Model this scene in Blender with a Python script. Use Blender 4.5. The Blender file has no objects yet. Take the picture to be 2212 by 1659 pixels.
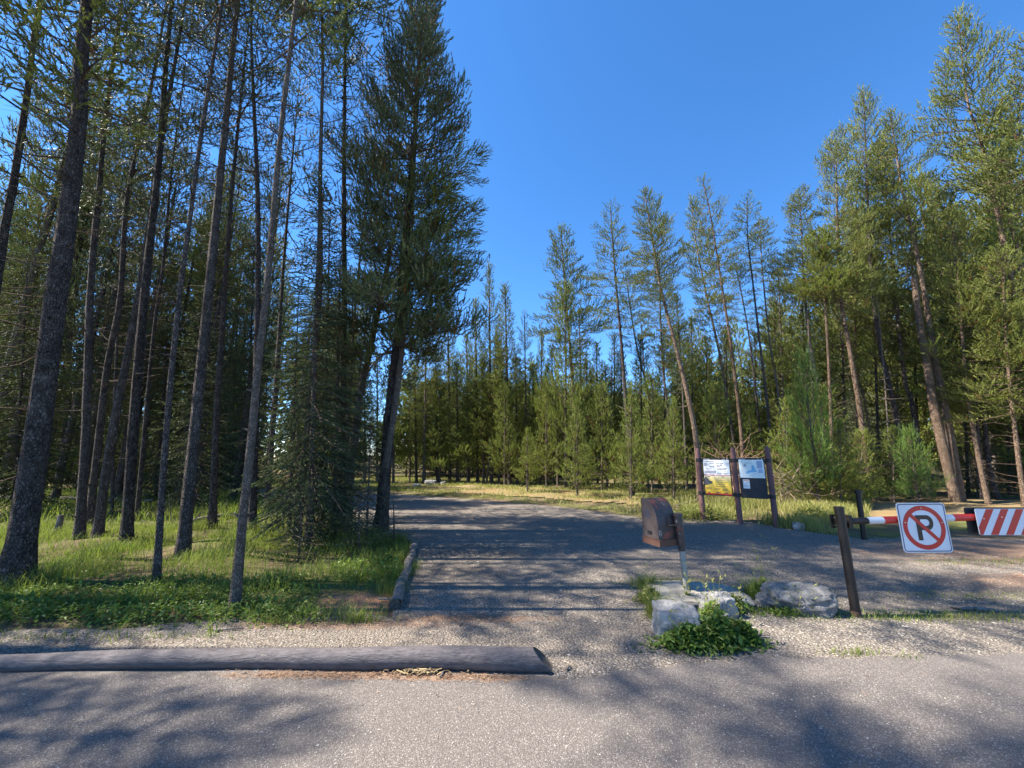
import bpy, math, random
import numpy as np
from mathutils import Vector, Matrix, Quaternion
R = math.radians
scene = bpy.context.scene
COL = scene.collection
# ------------------------------------------------------------------ camera
PITCH = R(10.5); F = 831.0; CX, CY = 1106.0, 829.5; CAMH = 1.6
cam = bpy.data.cameras.new('camera'); camo = bpy.data.objects.new('camera', cam); COL.objects.link(camo)
camo.location = (0, 0, CAMH); camo.rotation_euler = (math.pi/2 + PITCH, 0, 0)
cam.sensor_width = 36; cam.lens = 36*F/2212; cam.clip_start = .05; cam.clip_end = 2000
scene.camera = camo
# ------------------------------------------------------------------ world, sun, exposure
SUN_EL = R(50); SUN_AZ = R(270.5)          # azimuth clockwise from +Y (the view direction): the sun stands to the left
w = bpy.data.worlds.new('World'); scene.world = w; w.use_nodes = True
wn = w.node_tree.nodes; wl = w.node_tree.links; wn.clear()
sky = wn.new('ShaderNodeTexSky'); sky.sky_type = 'NISHITA'; sky.sun_disc = False
sky.sun_elevation = SUN_EL; sky.sun_rotation = SUN_AZ; sky.altitude = 2400
sky.air_density = 1.0; sky.dust_density = 0.15; sky.ozone_density = 4.2
bg = wn.new('ShaderNodeBackground'); bg.inputs['Strength'].default_value = 0.108
wo = wn.new('ShaderNodeOutputWorld'); hs = wn.new('ShaderNodeHueSaturation'); hs.inputs['Saturation'].default_value = 1.2; wl.new(sky.outputs[0], hs.inputs['Color']); wl.new(hs.outputs[0], bg.inputs[0]); wl.new(bg.outputs[0], wo.inputs[0])
sun = bpy.data.lights.new('sun', 'SUN'); suno = bpy.data.objects.new('sun', sun); COL.objects.link(suno)
sun.energy = 5.0; sun.angle = R(.55); sun.color = (1, .90, .77)
SD = Vector((math.sin(SUN_AZ)*math.cos(SUN_EL), math.cos(SUN_AZ)*math.cos(SUN_EL), math.sin(SUN_EL)))
suno.rotation_euler = SD.to_track_quat('Z', 'Y').to_euler()
scene.view_settings.view_transform = 'Standard'; scene.view_settings.look = 'None'
scene.view_settings.exposure = 1.78; scene.view_settings.gamma = 1
scene.cycles.max_bounces = 8; scene.cycles.diffuse_bounces = 4; scene.cycles.transmission_bounces = 5
scene.cycles.transparent_max_bounces = 8
# ------------------------------------------------------------------ helpers
rng = np.random.default_rng(7); rnd = random.Random(11)
def ray(x, y):
    a = (x-CX)/F; b = (CY-y)/F
    return Vector((a, math.cos(PITCH)-b*math.sin(PITCH), math.sin(PITCH)+b*math.cos(PITCH)))
def G(x, y, z=0.):                     # ground point seen at picture position x, y
    d = ray(x, y); t = (z-CAMH)/d.z
    return Vector((d.x*t, d.y*t, z))
def P(x, y, Y):                        # point of the upright plane at distance Y
    d = ray(x, y); t = Y/d.y
    return Vector((d.x*t, Y, CAMH+d.z*t))
def depth(p): return p.y*math.cos(PITCH)+(p.z-CAMH)*math.sin(PITCH)
def tag(o, label=None, cat=None, group=None, kind=None):
    if label: o['label'] = label
    if cat: o['category'] = cat
    if group: o['group'] = group
    if kind: o['kind'] = kind
    return o
def link(o, parent=None):
    COL.objects.link(o)
    if parent: o.parent = parent
    return o
def empty(name, loc, label, cat, group=None, rz=0):
    o = bpy.data.objects.new(name, None); o.location = loc; o.rotation_euler = (0, 0, rz)
    o.empty_display_size = .2
    return tag(link(o), label, cat, group)
class MB:
    """collects triangles and quads into one mesh"""
    def __init__(s): s.V = []; s.F3 = []; s.F4 = []; s.n = 0; s.A = []; s.M3 = []; s.M4 = []
    def add(s, V, F, mat=0, a=0.5):
        V = np.asarray(V, float).reshape(-1, 3); F = np.asarray(F, int)
        s.V.append(V)
        s.A.append(np.full(len(V), a) if np.isscalar(a) else np.asarray(a, float))
        if F.shape[1] == 3: s.F3.append(F+s.n); s.M3.append(np.full(len(F), mat))
        else: s.F4.append(F+s.n); s.M4.append(np.full(len(F), mat))
        s.n += len(V); return s
    def mesh(s, name, mats, smooth=False):
        V = np.concatenate(s.V); A = np.concatenate(s.A)
        F3 = np.concatenate(s.F3) if s.F3 else np.zeros((0, 3), int)
        F4 = np.concatenate(s.F4) if s.F4 else np.zeros((0, 4), int)
        M = np.concatenate(([np.concatenate(s.M3)] if s.M3 else [])+([np.concatenate(s.M4)] if s.M4 else []))
        me = bpy.data.meshes.new(name)
        me.vertices.add(len(V)); me.vertices.foreach_set('co', V.astype('f4').ravel())
        nl = len(F3)*3+len(F4)*4; me.loops.add(nl)
        me.loops.foreach_set('vertex_index', np.concatenate((F3.ravel(), F4.ravel())).astype('i4'))
        st = np.concatenate((np.arange(len(F3))*3, len(F3)*3+np.arange(len(F4))*4)).astype('i4')
        me.polygons.add(len(st)); me.polygons.foreach_set('loop_start', st)
        for m in mats: me.materials.append(m)
        me.polygons.foreach_set('material_index', M.astype('i4'))
        me.polygons.foreach_set('use_smooth', np.full(len(st), smooth))
        at = me.attributes.new('rnd', 'FLOAT', 'POINT'); at.data.foreach_set('value', A.astype('f4'))
        me.update(calc_edges=True); return me
    def build(s, name, mats, parent=None, smooth=False):
        if not isinstance(mats, (list, tuple)): mats = [mats]
        return link(bpy.data.objects.new(name, s.mesh(name, mats, smooth)), parent)
def frames(d):
    d = d/np.maximum(np.linalg.norm(d, axis=-1, keepdims=True), 1e-9)
    ref = np.where(np.abs(d[..., 2:3]) > .9, np.array([1., 0, 0]), np.array([0, 0, 1.]))
    u = np.cross(d, ref); u /= np.maximum(np.linalg.norm(u, axis=-1, keepdims=True), 1e-9)
    return d, u, np.cross(d, u)
def segs(mb, P0, P1, R0, R1, n=4, mat=0, a=.5):      # many tapered prisms
    P0, P1, R0, R1 = map(lambda q: np.asarray(q, float), (P0, P1, R0, R1))
    d, u, v = frames(P1-P0); K = len(P0); an = np.arange(n)*2*math.pi/n
    c = np.cos(an)[None, :, None]; sn = np.sin(an)[None, :, None]
    ring = c*u[:, None]+sn*v[:, None]
    V = np.concatenate((P0[:, None]+ring*R0[:, None, None], P1[:, None]+ring*R1[:, None, None]), 1)
    i = np.arange(n); j = (i+1) % n
    f = np.stack((i, j, j+n, i+n), 1)
    mb.add(V, (f[None]+(np.arange(K)*2*n)[:, None, None]).reshape(-1, 4), mat, a)
def tube(mb, pts, rad, n=12, mat=0, jit=0., a=.5, caps=False, seed=0):
    pts = np.asarray([tuple(p) for p in pts], float); rad = np.asarray(rad, float)
    t = np.gradient(pts, axis=0); d, u, v = frames(t)
    u0 = u[0].copy(); g = np.random.default_rng(seed)
    for k in range(len(pts)):                          # keep the rings from twisting
        uu = u0-d[k]*np.dot(u0, d[k]); uu /= np.linalg.norm(uu); u[k] = uu; v[k] = np.cross(d[k], uu); u0 = uu
    an = np.arange(n)*2*math.pi/n
    rr = rad[:, None]*(1+jit*g.standard_normal((len(pts), n)))
    V = pts[:, None]+(np.cos(an)[None, :, None]*u[:, None]+np.sin(an)[None, :, None]*v[:, None])*rr[..., None]
    K = len(pts); i = np.arange(n); j = (i+1) % n
    f = np.stack((i, j, j+n, i+n), 1)
    mb.add(V, (f[None]+(np.arange(K-1)*n)[:, None, None]).reshape(-1, 4), mat, a)
    if caps:
        for k in (0, K-1):
            c = pts[k]; vv = np.vstack((V[k], c)); ff = np.stack((i, j, np.full(n, n)), 1)
            mb.add(vv, ff if k else ff[:, ::-1], mat, a)
def box(mb, c, s, mat=0, M=None, a=.5):
    x, y, z = [q/2 for q in s]
    V = np.array([(i, j, k) for i in (-x, x) for j in (-y, y) for k in (-z, z)], float)+np.array(c)
    if M is not None: V = np.array([tuple(M @ Vector(q)) for q in V])
    mb.add(V, [(0, 1, 3, 2), (4, 6, 7, 5), (0, 4, 5, 1), (2, 3, 7, 6), (0, 2, 6, 4), (1, 5, 7, 3)], mat, a)
# ------------------------------------------------------------------ materials
class Mt:
    def __init__(s, name, rough=.8, spec=.3, metal=0.):
        s.m = bpy.data.materials.new(name); s.m.use_nodes = True; s.t = s.m.node_tree
        s.b = s.t.nodes['Principled BSDF']; s.b.inputs['Roughness'].default_value = rough
        s.b.inputs['Specular IOR Level'].default_value = spec; s.b.inputs['Metallic'].default_value = metal
        s.tc = s.t.nodes.new('ShaderNodeTexCoord')
    def L(s, a, b): s.t.links.new(a, b)
    def mapping(s, sc=(1, 1, 1), co='Object'):
        m = s.t.nodes.new('ShaderNodeMapping'); m.inputs['Scale'].default_value = sc
        s.L(s.tc.outputs[co], m.inputs[0]); return m.outputs[0]
    def noise(s, scale, detail=4, rough=.6, vec=None, dist=0):
        n = s.t.nodes.new('ShaderNodeTexNoise'); n.inputs['Scale'].default_value = scale
        n.inputs['Detail'].default_value = detail; n.inputs['Roughness'].default_value = rough
        n.inputs['Distortion'].default_value = dist
        s.L(vec or s.tc.outputs['Object'], n.inputs['Vector']); return n.outputs['Fac']
    def voro(s, scale, out='Distance', vec=None, feat='F1'):
        n = s.t.nodes.new('ShaderNodeTexVoronoi'); n.inputs['Scale'].default_value = scale; n.feature = feat
        s.L(vec or s.tc.outputs['Object'], n.inputs['Vector']); return n.outputs[out]
    def ramp(s, fac, stops, interp='LINEAR'):
        r = s.t.nodes.new('ShaderNodeValToRGB'); e = r.color_ramp.elements; r.color_ramp.interpolation = interp
        while len(e) < len(stops): e.new(.5)
        for k, (p, c) in enumerate(stops):
            e[k].position = p; e[k].color = (c, c, c, 1) if not hasattr(c, '__len__') else (*c, 1)
        s.L(fac, r.inputs[0]); return r.outputs[0]
    def mix(s, fac, a, b, mode='MIX'):
        m = s.t.nodes.new('ShaderNodeMix'); m.data_type = 'RGBA'; m.blend_type = mode
        for v, k in ((fac, 0), (a, 6), (b, 7)):
            if hasattr(v, 'is_linked'): s.L(v, m.inputs[k])
            elif k == 0: m.inputs[0].default_value = v
            else: m.inputs[k].default_value = (*v, 1)
        return m.outputs[2]
    def math(s, op, a, b=0.):
        m = s.t.nodes.new('ShaderNodeMath'); m.operation = op
        for v, k in ((a, 0), (b, 1)):
            if hasattr(v, 'is_linked'): s.L(v, m.inputs[k])
            else: m.inputs[k].default_value = v
        return m.outputs[0]
    def attr(s, name='rnd'):
        n = s.t.nodes.new('ShaderNodeAttribute'); n.attribute_name = name; return n.outputs['Fac']
    def orand(s): return s.t.nodes.new('ShaderNodeObjectInfo').outputs['Random']
    def col(s, c):
        if hasattr(c, 'is_linked'): s.L(c, s.b.inputs['Base Color'])
        else: s.b.inputs['Base Color'].default_value = (*c, 1)
        return s
    def bump(s, h, strength=.5, dist=.01):
        b = s.t.nodes.new('ShaderNodeBump'); b.inputs['Strength'].default_value = strength
        b.inputs['Distance'].default_value = dist; s.L(h, b.inputs['Height']); s.L(b.outputs[0], s.b.inputs['Normal']); return s
    def translucent(s, color, fac=.35):
        t = s.t.nodes.new('ShaderNodeBsdfTranslucent'); mx = s.t.nodes.new('ShaderNodeMixShader')
        mx.inputs[0].default_value = fac
        if hasattr(color, 'is_linked'): s.L(color, t.inputs[0])
        else: t.inputs[0].default_value = (*color, 1)
        out = s.t.nodes['Material Output']
        s.L(s.b.outputs[0], mx.inputs[1]); s.L(t.outputs[0], mx.inputs[2]); s.L(mx.outputs[0], out.inputs[0]); return s
def bark(name, dark, mid, light, sc=1.):
    m = Mt(name, .9, .15); v = m.mapping((9*sc, 9*sc, 5*sc)); v2 = m.mapping((14*sc, 14*sc, 2.2*sc))
    n1 = m.noise(1.5, 6, .7, v); n2 = m.noise(2.5, 4, .6, v2); n3 = m.noise(.6, 3, .5)
    vo = m.voro(3.2, 'Distance', v)
    c = m.ramp(n1, [(.3, dark), (.52, mid), (.72, light)])
    c = m.mix(m.ramp(n3, [(.42, 0.), (.62, .55)]), c, tuple(q*.55 for q in mid))
    c = m.mix(m.ramp(vo, [(.1, .95), (.3, 0.)]), c, dark); fl = m.noise(26*sc, 3, .7, m.mapping((1, 1, .7))); c = m.mix(m.ramp(fl, [(.56, 0.), (.66, .8)]), c, dark)
    c = m.mix(.25, c, m.mix(m.orand(), dark, light))
    h = m.math('ADD', m.math('MULTIPLY', n2, 1.2), n1)
    wv = m.t.nodes.new('ShaderNodeVectorMath'); wv.operation = 'MULTIPLY_ADD'; wn_ = m.t.nodes.new('ShaderNodeTexNoise'); wn_.inputs['Scale'].default_value = 14; m.L(m.tc.outputs['Object'], wn_.inputs['Vector'])
    m.L(wn_.outputs['Color'], wv.inputs[0]); wv.inputs[1].default_value = (.07, .07, .05); m.L(m.mapping((1, 1, .4)), wv.inputs[2])
    ed = m.voro(38*sc, 'Distance', wv.outputs[0], 'DISTANCE_TO_EDGE'); c = m.mix(m.math('MULTIPLY', m.ramp(ed, [(.0, .75), (.16, 0.)]), m.ramp(m.noise(5, 3), [(.35, .15), (.6, 1.)])), c, dark); h = m.math('ADD', h, m.ramp(ed, [(0., 0.), (.2, .8)]))
    return m.col(c).bump(m.math('SUBTRACT', h, m.math('MULTIPLY', fl, .4)), 1., .04).m
M_bark = bark('bark_grey', (.018, .014, .013), (.145, .118, .104), (.31, .265, .24))
M_barkw = bark('bark_warm', (.07, .045, .03), (.27, .19, .135), (.46, .36, .28))
M_barkp = bark('bark_pale', (.09, .07, .055), (.29, .24, .20), (.47, .41, .35), 1.6)
M_twig = Mt('twig_wood', .9, .1).col((.09, .065, .05)).m
def needles(name, dark, light, dead=(.20, .09, .03), deadp=.985, tr=.2):
    m = Mt(name, .55, .35)
    f = m.attr(); c = m.mix(m.math('MULTIPLY', f, 1.), dark, light)
    c = m.mix(m.math('MULTIPLY', m.orand(), .38), c, tuple((p*.5+q*.5)*z for p, q, z in zip(dark, light, (1.5, 1.15, .6))))
    n = m.noise(.9, 2, .5); c = m.mix(m.ramp(n, [(.35, .0), (.7, .55)]), c, light)
    c = m.mix(m.math('GREATER_THAN', f, deadp), c, dead)
    m.col(c); m.translucent(m.mix(.5, c, (.16, .2, .03)), tr); return m.m
M_pine = needles('pine_needles', (.020, .036, .013), (.26, .305, .068))  # wide tuft tones: needle age, and shadow between tufts put into the colour
M_pine_shaded = needles('shaded_pine_needles', (.014, .026, .014), (.12, .15, .055), tr=.12)  # darker copy of the pine needles, backlit shade put into the colour
M_pinel = needles('young_pine_needles', (.035, .06, .014), (.30, .37, .08), tr=.38)
M_fir = needles('fir_needles', (.018, .032, .018), (.10, .14, .062), tr=.22)
M_green = needles('bright_fir_needles', (.07, .15, .035), (.16, .28, .06), tr=.38)
# ------------------------------------------------------------------ crowns
def tufts(mb, p, a, L, N, nl, wd, g, mat=0, spread=(.55, 1.0), val=None, flat=0.):
    """bottle-brush tufts: N needles round each twig tip"""
    p = np.asarray(p, float); a = np.asarray(a, float); M = len(p)
    d, u, v = frames(a); L = np.broadcast_to(L, (M,)).reshape(M, 1)
    s = g.random((M, N))*L; ph = g.random((M, N))*2*math.pi
    th = spread[0]+(spread[1]-spread[0])*g.random((M, N)); th = th*(1-.5*s/L)
    D = d[:, None]*np.cos(th)[..., None]+(u[:, None]*np.cos(ph)[..., None]+v[:, None]*np.sin(ph)[..., None])*np.sin(th)[..., None]
    D[..., 2] *= (1-flat)
    b = p[:, None]+d[:, None]*s[..., None]
    r = g.standard_normal((M, N, 3)); side = np.cross(D, r); side /= np.linalg.norm(side, axis=-1, keepdims=True)
    ln = nl*(.75+.5*g.random((M, N, 1)))
    V = np.stack((b-side*wd/2, b+side*wd/2, b+D*ln+side*wd*.2), 2)
    F = np.arange(M*N*3).reshape(-1, 3)
    if val is None: val = g.random(M)
    A = np.repeat(np.clip(val, 0, 1), N*3)
    mb.add(V, F, mat, A)
UP = np.array([0, 0, 1.])
def crown(name, seed, H, Rd, nb, prof, kind='pine', N=38, nl=.062, wd=.017, dens=1., mat=None, e0=-8, e1=50, dead=.02, step=.165, stubs=0):
    g = np.random.default_rng(seed); mb = MB()
    S0, S1, Q0, Q1 = [], [], [], []; TP, TA, TL = [], [], []
    fir = kind == 'fir'; name_seed = seed
    for i in range(nb):
        t = (i+g.random())/nb
        pr = prof(t)*(.5+.6*g.random())*(1 if name_seed != 7 else (.72 if math.sin(t*37)+math.sin(i*2.399*1.5+t*9) > .9 else 1.05))*(1+.28*math.sin(i*2.399*2+t*11+seed))
        if g.random() < .06 and not fir: pr *= 1.25
        z = H*t; L = max(.12, Rd*pr); az = i*2.399+g.random()*.9
        e = R(e0+(e1-e0)*t**1.3+g.normal()*7)
        h = np.array([math.cos(az), math.sin(az), 0]); k = 6
        pts = [np.array([0, 0, z])]; br = R(g.normal()*12)
        for q in range(k):
            s = (q+.5)/k
            ee = e+(R(26)*s**2 if not fir else R(-22)*math.sin(s*math.pi*.8)+R(22)*s**3)
            hh = np.array([math.cos(az+br*s), math.sin(az+br*s), 0])
            pts.append(pts[-1]+(hh*math.cos(ee)+UP*math.sin(ee))*L/k)
        pts = np.array(pts); r0 = .006+.011*L
        for q in range(k):
            S0.append(pts[q]); S1.append(pts[q+1]); Q0.append(r0*(1-q/k*.85)); Q1.append(r0*(1-(q+1)/k*.85))
        ntw = max(2, int(L*(12 if fir else 11)*dens)); s0 = .12 if fir else .3
        for w_ in range(ntw+1):
            s = s0+(1-s0)*(w_+.5*g.random())/ntw if w_ < ntw else 1.
            s = min(s, 1.); f = s*k; q = min(int(f), k-1); fr = f-q
            b = pts[q]*(1-fr)+pts[q+1]*fr; dr = pts[q+1]-pts[q]; dr /= np.linalg.norm(dr)
            sgn = 1 if w_ % 2 else -1
            lat = np.array([-dr[1], dr[0], 0]); lat /= max(1e-6, np.linalg.norm(lat))
            if w_ == ntw: td = dr; tl = .12
            elif fir:
                td = dr*.65+lat*sgn*.75+UP*g.normal()*.08-UP*.12; tl = (.18+.42*L*(1-s))*(.7+.5*g.random())
            else:
                td = dr*.7+lat*sgn*(.4+.5*g.random())+UP*(.15+g.normal()*.3); tl = (.20+.40*L*(1-s*.8))*(.6+.7*g.random())
            td = td/np.linalg.norm(td)
            e_ = b+td*tl
            S0.append(b); S1.append(e_); Q0.append(.005); Q1.append(.002)
            nt = max(1, int(round(tl/step)))
            for m_ in range(nt):
                ff = (m_+1)/nt if not fir else (m_+.6)/nt
                pp = b+td*tl*ff
                if fir: ax = td
                else:
                    ax = td*.6+UP*(.45+.35*g.random())+g.normal(size=3)*.28
                    pp = pp-ax*.05
                TP.append(pp); TA.append(ax); TL.append(step*1.05 if fir else .14+.22*g.random())
    for q in range(int(10*dens)+3):                  # leader
        TP.append(np.array([0, 0, H*(.93+.07*q/(10*dens+3))])); TA.append(UP+g.normal(size=3)*.3); TL.append(.12)
    for q in range(stubs):                            # dead bare branches below the crown
        z = -g.random()*H*.45; az = g.random()*6.28; L = Rd*(.2+.5*g.random()); b = np.array([0, 0, z])
        d0 = np.array([math.cos(az), math.sin(az), -.1+.4*g.random()]); m1 = b+d0*L*.5; e_ = m1+(d0+g.normal(size=3)*.25)*L*.5
        S0 += [b, m1]; S1 += [m1, e_]; Q0 += [.011, .006]; Q1 += [.006, .002]
        for _ in range(3):
            f = g.random(); bb = b+(m1-b)*(.4+.6*f); S0.append(bb); S1.append(bb+(d0*.5+g.normal(size=3)*.6)*L*.4); Q0.append(.004); Q1.append(.001)
    segs(mb, S0, S1, Q0, Q1, 3, 1)
    TP, TA, TL = map(np.array, (TP, TA, TL))
    rr = g.random(len(TP)); val = rr*.9
    val[g.random(len(TP)) < dead] = 1.
    # inner needles of old branches brown off in clumps
    tufts(mb, TP, TA, TL, N, nl, wd, g, 0, (.38, .9) if not fir else (.5, 1.15), val, .35 if fir else 0)
    return dict(me=mb.mesh(name, [mat or M_pine, M_twig]), H=H, R=Rd, n=len(TP))
mature = lambda t: (min(1, .35+t*2.2) if t < .3 else (1-((t-.3)/.7))**.75)*.95+.10
conic = lambda t: max(.05, (min(1, .6+t*3))*(1-t)**.8)
column = lambda t: (.75+.25*math.sin(t*9))*(1-t)**.45+.12
flatt = lambda t: (.5+.5*math.sin(math.pi*min(1, t*1.15)))*(1 if t < .85 else 1-(t-.85)*3)
K = {}
K['mat0'] = crown('crown', 1, 9, 1.75, 112, mature, dens=1.0, stubs=16)
K['mat1'] = crown('crown', 2, 9, 1.6, 104, mature, dens=1.0, stubs=20, e0=-18)
K['mat2'] = crown('crown', 3, 9, 1.9, 124, column, dens=.95, stubs=14)
K['open0'] = crown('crown', 4, 9, 1.7, 70, mature, dens=.85, stubs=24, e0=-20, e1=40)
K['open1'] = crown('crown', 5, 8, 1.5, 52, flatt, dens=.85, stubs=24, e0=-12, e1=45)
K['thin'] = crown('crown', 31, 9, 1.6, 50, flatt, dens=.75, N=34, wd=.013, stubs=26, e0=-15, e1=45, mat=M_pine_shaded)
K['dark'] = crown('crown', 33, 9, 1.6, 96, column, dens=.9, N=28, wd=.024, mat=M_pine_shaded, stubs=10, e0=-15)
K['tuft'] = crown('crown', 6, 4, 1.3, 38, flatt, dens=1., stubs=18, e0=0, e1=55)
K['big'] = crown('crown', 7, 11, 2.1, 260, lambda t: (.8+.2*math.sin(t*14))*(1-t**2.2)**.6+.15, dens=.95, dead=.05, e0=-14, e1=60, mat=M_pine_shaded)
K['nar0'] = crown('crown', 8, 9, .85, 165, conic, N=24, wd=.02, nl=.07, dens=1.1, e0=5, e1=60)
K['nar1'] = crown('crown', 9, 9, 1.0, 155, conic, N=24, wd=.02, nl=.07, dens=1.0, e0=0, e1=55)
K['young0'] = crown('crown', 10, 5, 1.1, 100, conic, N=24, wd=.02, nl=.07, dens=1.0, mat=M_pinel, e0=8, e1=60, dead=.04)
K['young1'] = crown('crown', 12, 5, 1.3, 96, column, N=24, wd=.02, nl=.07, dens=.9, mat=M_pinel, e0=5, e1=55, dead=.03)
K['fir0'] = crown('crown', 13, 9, 1.9, 180, conic, 'fir', N=30, nl=.042, wd=.017, step=.11, mat=M_fir, e0=-22, e1=35, dead=0)
K['fir1'] = crown('crown', 14, 7, 1.7, 130, conic, 'fir', N=20, nl=.045, wd=.016, step=.13, mat=M_fir, e0=-12, e1=40, dead=0)
K['firs'] = crown('crown', 15, 2.4, .75, 44, conic, 'fir', N=18, nl=.03, wd=.008, step=.08, mat=M_fir, e0=-4, e1=40, dead=0)
K['bright'] = crown('crown', 16, 2.2, .8, 50, conic, 'pine', N=22, nl=.06, wd=.009, step=.10, dens=1.5, mat=M_green, e0=10, e1=55, dead=0)
K['far0'] = crown('crown', 17, 9, 1.5, 80, mature, N=12, nl=.12, wd=.04, dens=.8, step=.17, stubs=6)
K['far1'] = crown('crown', 18, 9, 1.3, 76, conic, N=12, nl=.12, wd=.04, dens=.8, step=.17)
K['far2'] = crown('crown', 19, 9, 1.3, 84, column, N=12, nl=.12, wd=.04, dens=.75, step=.17, mat=M_pinel)
K['far3'] = crown('crown', 20, 8, 1.7, 100, conic, 'fir', N=12, nl=.07, wd=.04, step=.17, mat=M_fir, e0=-15, e1=35, dead=0)
K['dry'] = crown('crown', 21, 3, 1.2, 50, column, N=14, dens=.5, dead=.5, stubs=10)
for k_ in K: print('CROWN', k_, K[k_]['n'])
def put_crown(root, kind, p0, p1, Rw, rot=None):
    k = K[kind]; o = bpy.data.objects.new('crown', k['me']); link(o, root)
    d = (Vector(p1)-Vector(p0)); q = d.to_track_quat('Z', 'Y') @ Quaternion((0, 0, 1), rot if rot is not None else rnd.random()*6.28)
    o.rotation_mode = 'QUATERNION'; o.rotation_quaternion = q
    o.location = Vector(p0)-root.location; sr = Rw/k['R']; o.scale = (sr, sr, d.length/k['H']); return o
# ------------------------------------------------------------------ hero trees
def trunk_path(pts):                                  # smooth resampled path
    pts = [Vector(p) for p in pts]; out = []
    for i in range(len(pts)-1):
        a = pts[max(0, i-1)]; b = pts[i]; c = pts[i+1]; d = pts[min(len(pts)-1, i+2)]
        n = max(2, int((c-b).length/.35))
        for j in range(n):
            t = j/n
            out.append(.5*((2*b)+(c-a)*t+(2*a-5*b+4*c-d)*t*t+(-a+3*b-3*c+d)*t*t*t))
    out.append(pts[-1]); return out
NT = 0
def hero(pix, wpx, H, crowns, mat, label, group=None, cat='pine tree', name='pine_tree', stubs=8, base=None, wtop=None, extend=True, flare=.5):
    """pix: picture positions up the trunk, the first at the foot. crowns: (kind, foot height, radius, top offset)"""
    global NT; NT += 1
    b = base or G(*pix[0]); Y = b.y
    pts = [b-Vector((0, 0, .15))]+[P(x, y, Y) for x, y in pix[1:]]
    pts[0].x = b.x
    d = (pts[-1]-pts[-2 if len(pts) > 1 else 0])
    if extend and pts[-1].z < H:
        d = (pts[-1]-pts[0]).normalized()*.5+d.normalized()*.5
        d.x *= .6; top = pts[-1]+d*((H-pts[-1].z)/d.z); pts.append(top)
    path = trunk_path(pts); Ht = path[-1].z
    r0 = wpx*depth(b)/F/2/math.sqrt(1+((pix[0][0]-CX)/F)**2)*(1 if wtop else 1.06)
    def rad(z):
        t = min(1, max(0, z/Ht)); r = r0*((1-t)**.75*.96+.04)
        if wtop: r = r0*(1-t)+min(r0*.5, wtop*depth(b)/F/2)*t
        return r*(1+flare*math.exp(-max(z, 0)*4.5))
    root = empty(name, b, label, cat, group)
    mb = MB(); loc = [p-b for p in path]
    n = 16 if r0 > .08 else 10
    tube(mb, loc, [rad(p.z) for p in path], n, 0, .035, seed=NT)
    g = np.random.default_rng(NT)
    S0, S1, Q0, Q1 = [], [], [], []
    for _ in range(stubs):
        p = loc[int(len(loc)*(.15+.6*g.random()))]; az = g.random()*6.28
        d0 = np.array([math.cos(az), math.sin(az), g.normal()*.3+.15]); L = .1+.5*g.random()**2
        q = np.array(tuple(p)); m = q+d0*L; S0 += [q, m]; S1 += [m, m+(d0+g.normal(size=3)*.3)*L*.7]; Q0 += [.014, .008]; Q1 += [.008, .003]
    for _ in range(stubs*2):
        p = loc[int(len(loc)*(.03+.6*g.random()))]; az = g.random()*6.28; d0 = np.array([math.cos(az), math.sin(az), .25+g.normal()*.2]); rr_ = rad(p.z); q = np.array(tuple(p))+d0*rr_*.7; S0.append(q); S1.append(q+d0*(.04+.06*g.random()+rr_*.3)); Q0.append(.02); Q1.append(.008)
    if stubs: segs(mb, S0, S1, Q0, Q1, 5)
    mb.build('trunk', mat, root, True)
    for c in crowns:
        kind, zc, Rw = c[:3]
        def at(z):
            for i in range(len(path)-1):
                if path[i].z <= z <= path[i+1].z:
                    f = (z-path[i].z)/max(1e-6, path[i+1].z-path[i].z); return path[i].lerp(path[i+1], f)
            return path[-1]
        p0 = at(zc); p1 = path[-1]+Vector((0, 0, .2)) if len(c) < 4 else at(c[3])
        put_crown(root, kind, p0, p1, Rw)
    return root
def Hof(bx, by, ty): return P(bx, ty, G(bx, by).y).z    # height of something whose top shows at ty
GF = 'pines along the front of the forest on the left'
HT = []
# --- left front
hero([(30, 1267), (60, 1090), (92, 860), (122, 640), (150, 440), (172, 240), (190, 0)], 70, 17, [('thin', 8.2, 1.5), ('tuft', 6.6, 1.2, 9.)], M_bark, 'thickest grey pine trunk at the left edge, standing in the grass', GF, stubs=16)
hero([(-85, 1215), (0, 560), (32, 380), (62, 180), (86, 0)], 34, 17, [('thin', 6.0, 1.8)], M_bark, 'forked grey pine leaning in from the left edge behind the thickest trunk', GF, stubs=10)
hero([(172, 1171), (184, 960), (196, 619), (215, 400), (232, 224)], 24, 16.5, [('thin', 11, 1.2)], M_bark, 'straight dark pine just right of the thickest trunk', GF)
hero([(192, 1147), (212, 960), (232, 791), (260, 640), (275, 424), (320, 220)], 20, 17, [('thin', 7, 1.7)], M_bark, 'slim curving pine with a light edge, second beyond the thickest trunk', GF)
hero([(210, 1171), (232, 1000), (256, 867), (288, 700), (306, 600), (335, 400), (350, 300)], 24, 16, [('thin', 8, 1.5)], M_bark, 'reddish-brown pine bending right, between two straight dark ones', GF)
hero([(274, 1183), (290, 900), (314, 619), (344, 340), (368, 40)], 27, 18, [('thin', 11, 1.3)], M_bark, 'stout straight dark pine in the middle of the left grove', GF)
hero([(340, 1259), (362, 899), (390, 619), (404, 520), (436, 280), (472, 60)], 18, 12, [('thin', 8.6, 1.2)], M_bark, 'thin dark pine rooted forward in the grass left of the pale one', GF, wtop=6)
hero([(394, 1207), (424, 899), (452, 619), (486, 280), (514, 0)], 29, 17, [('thin', 9.8, 1.4)], M_bark, 'strong dark pine with a rough trunk, left of the pale thin one', GF, stubs=14)
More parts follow.
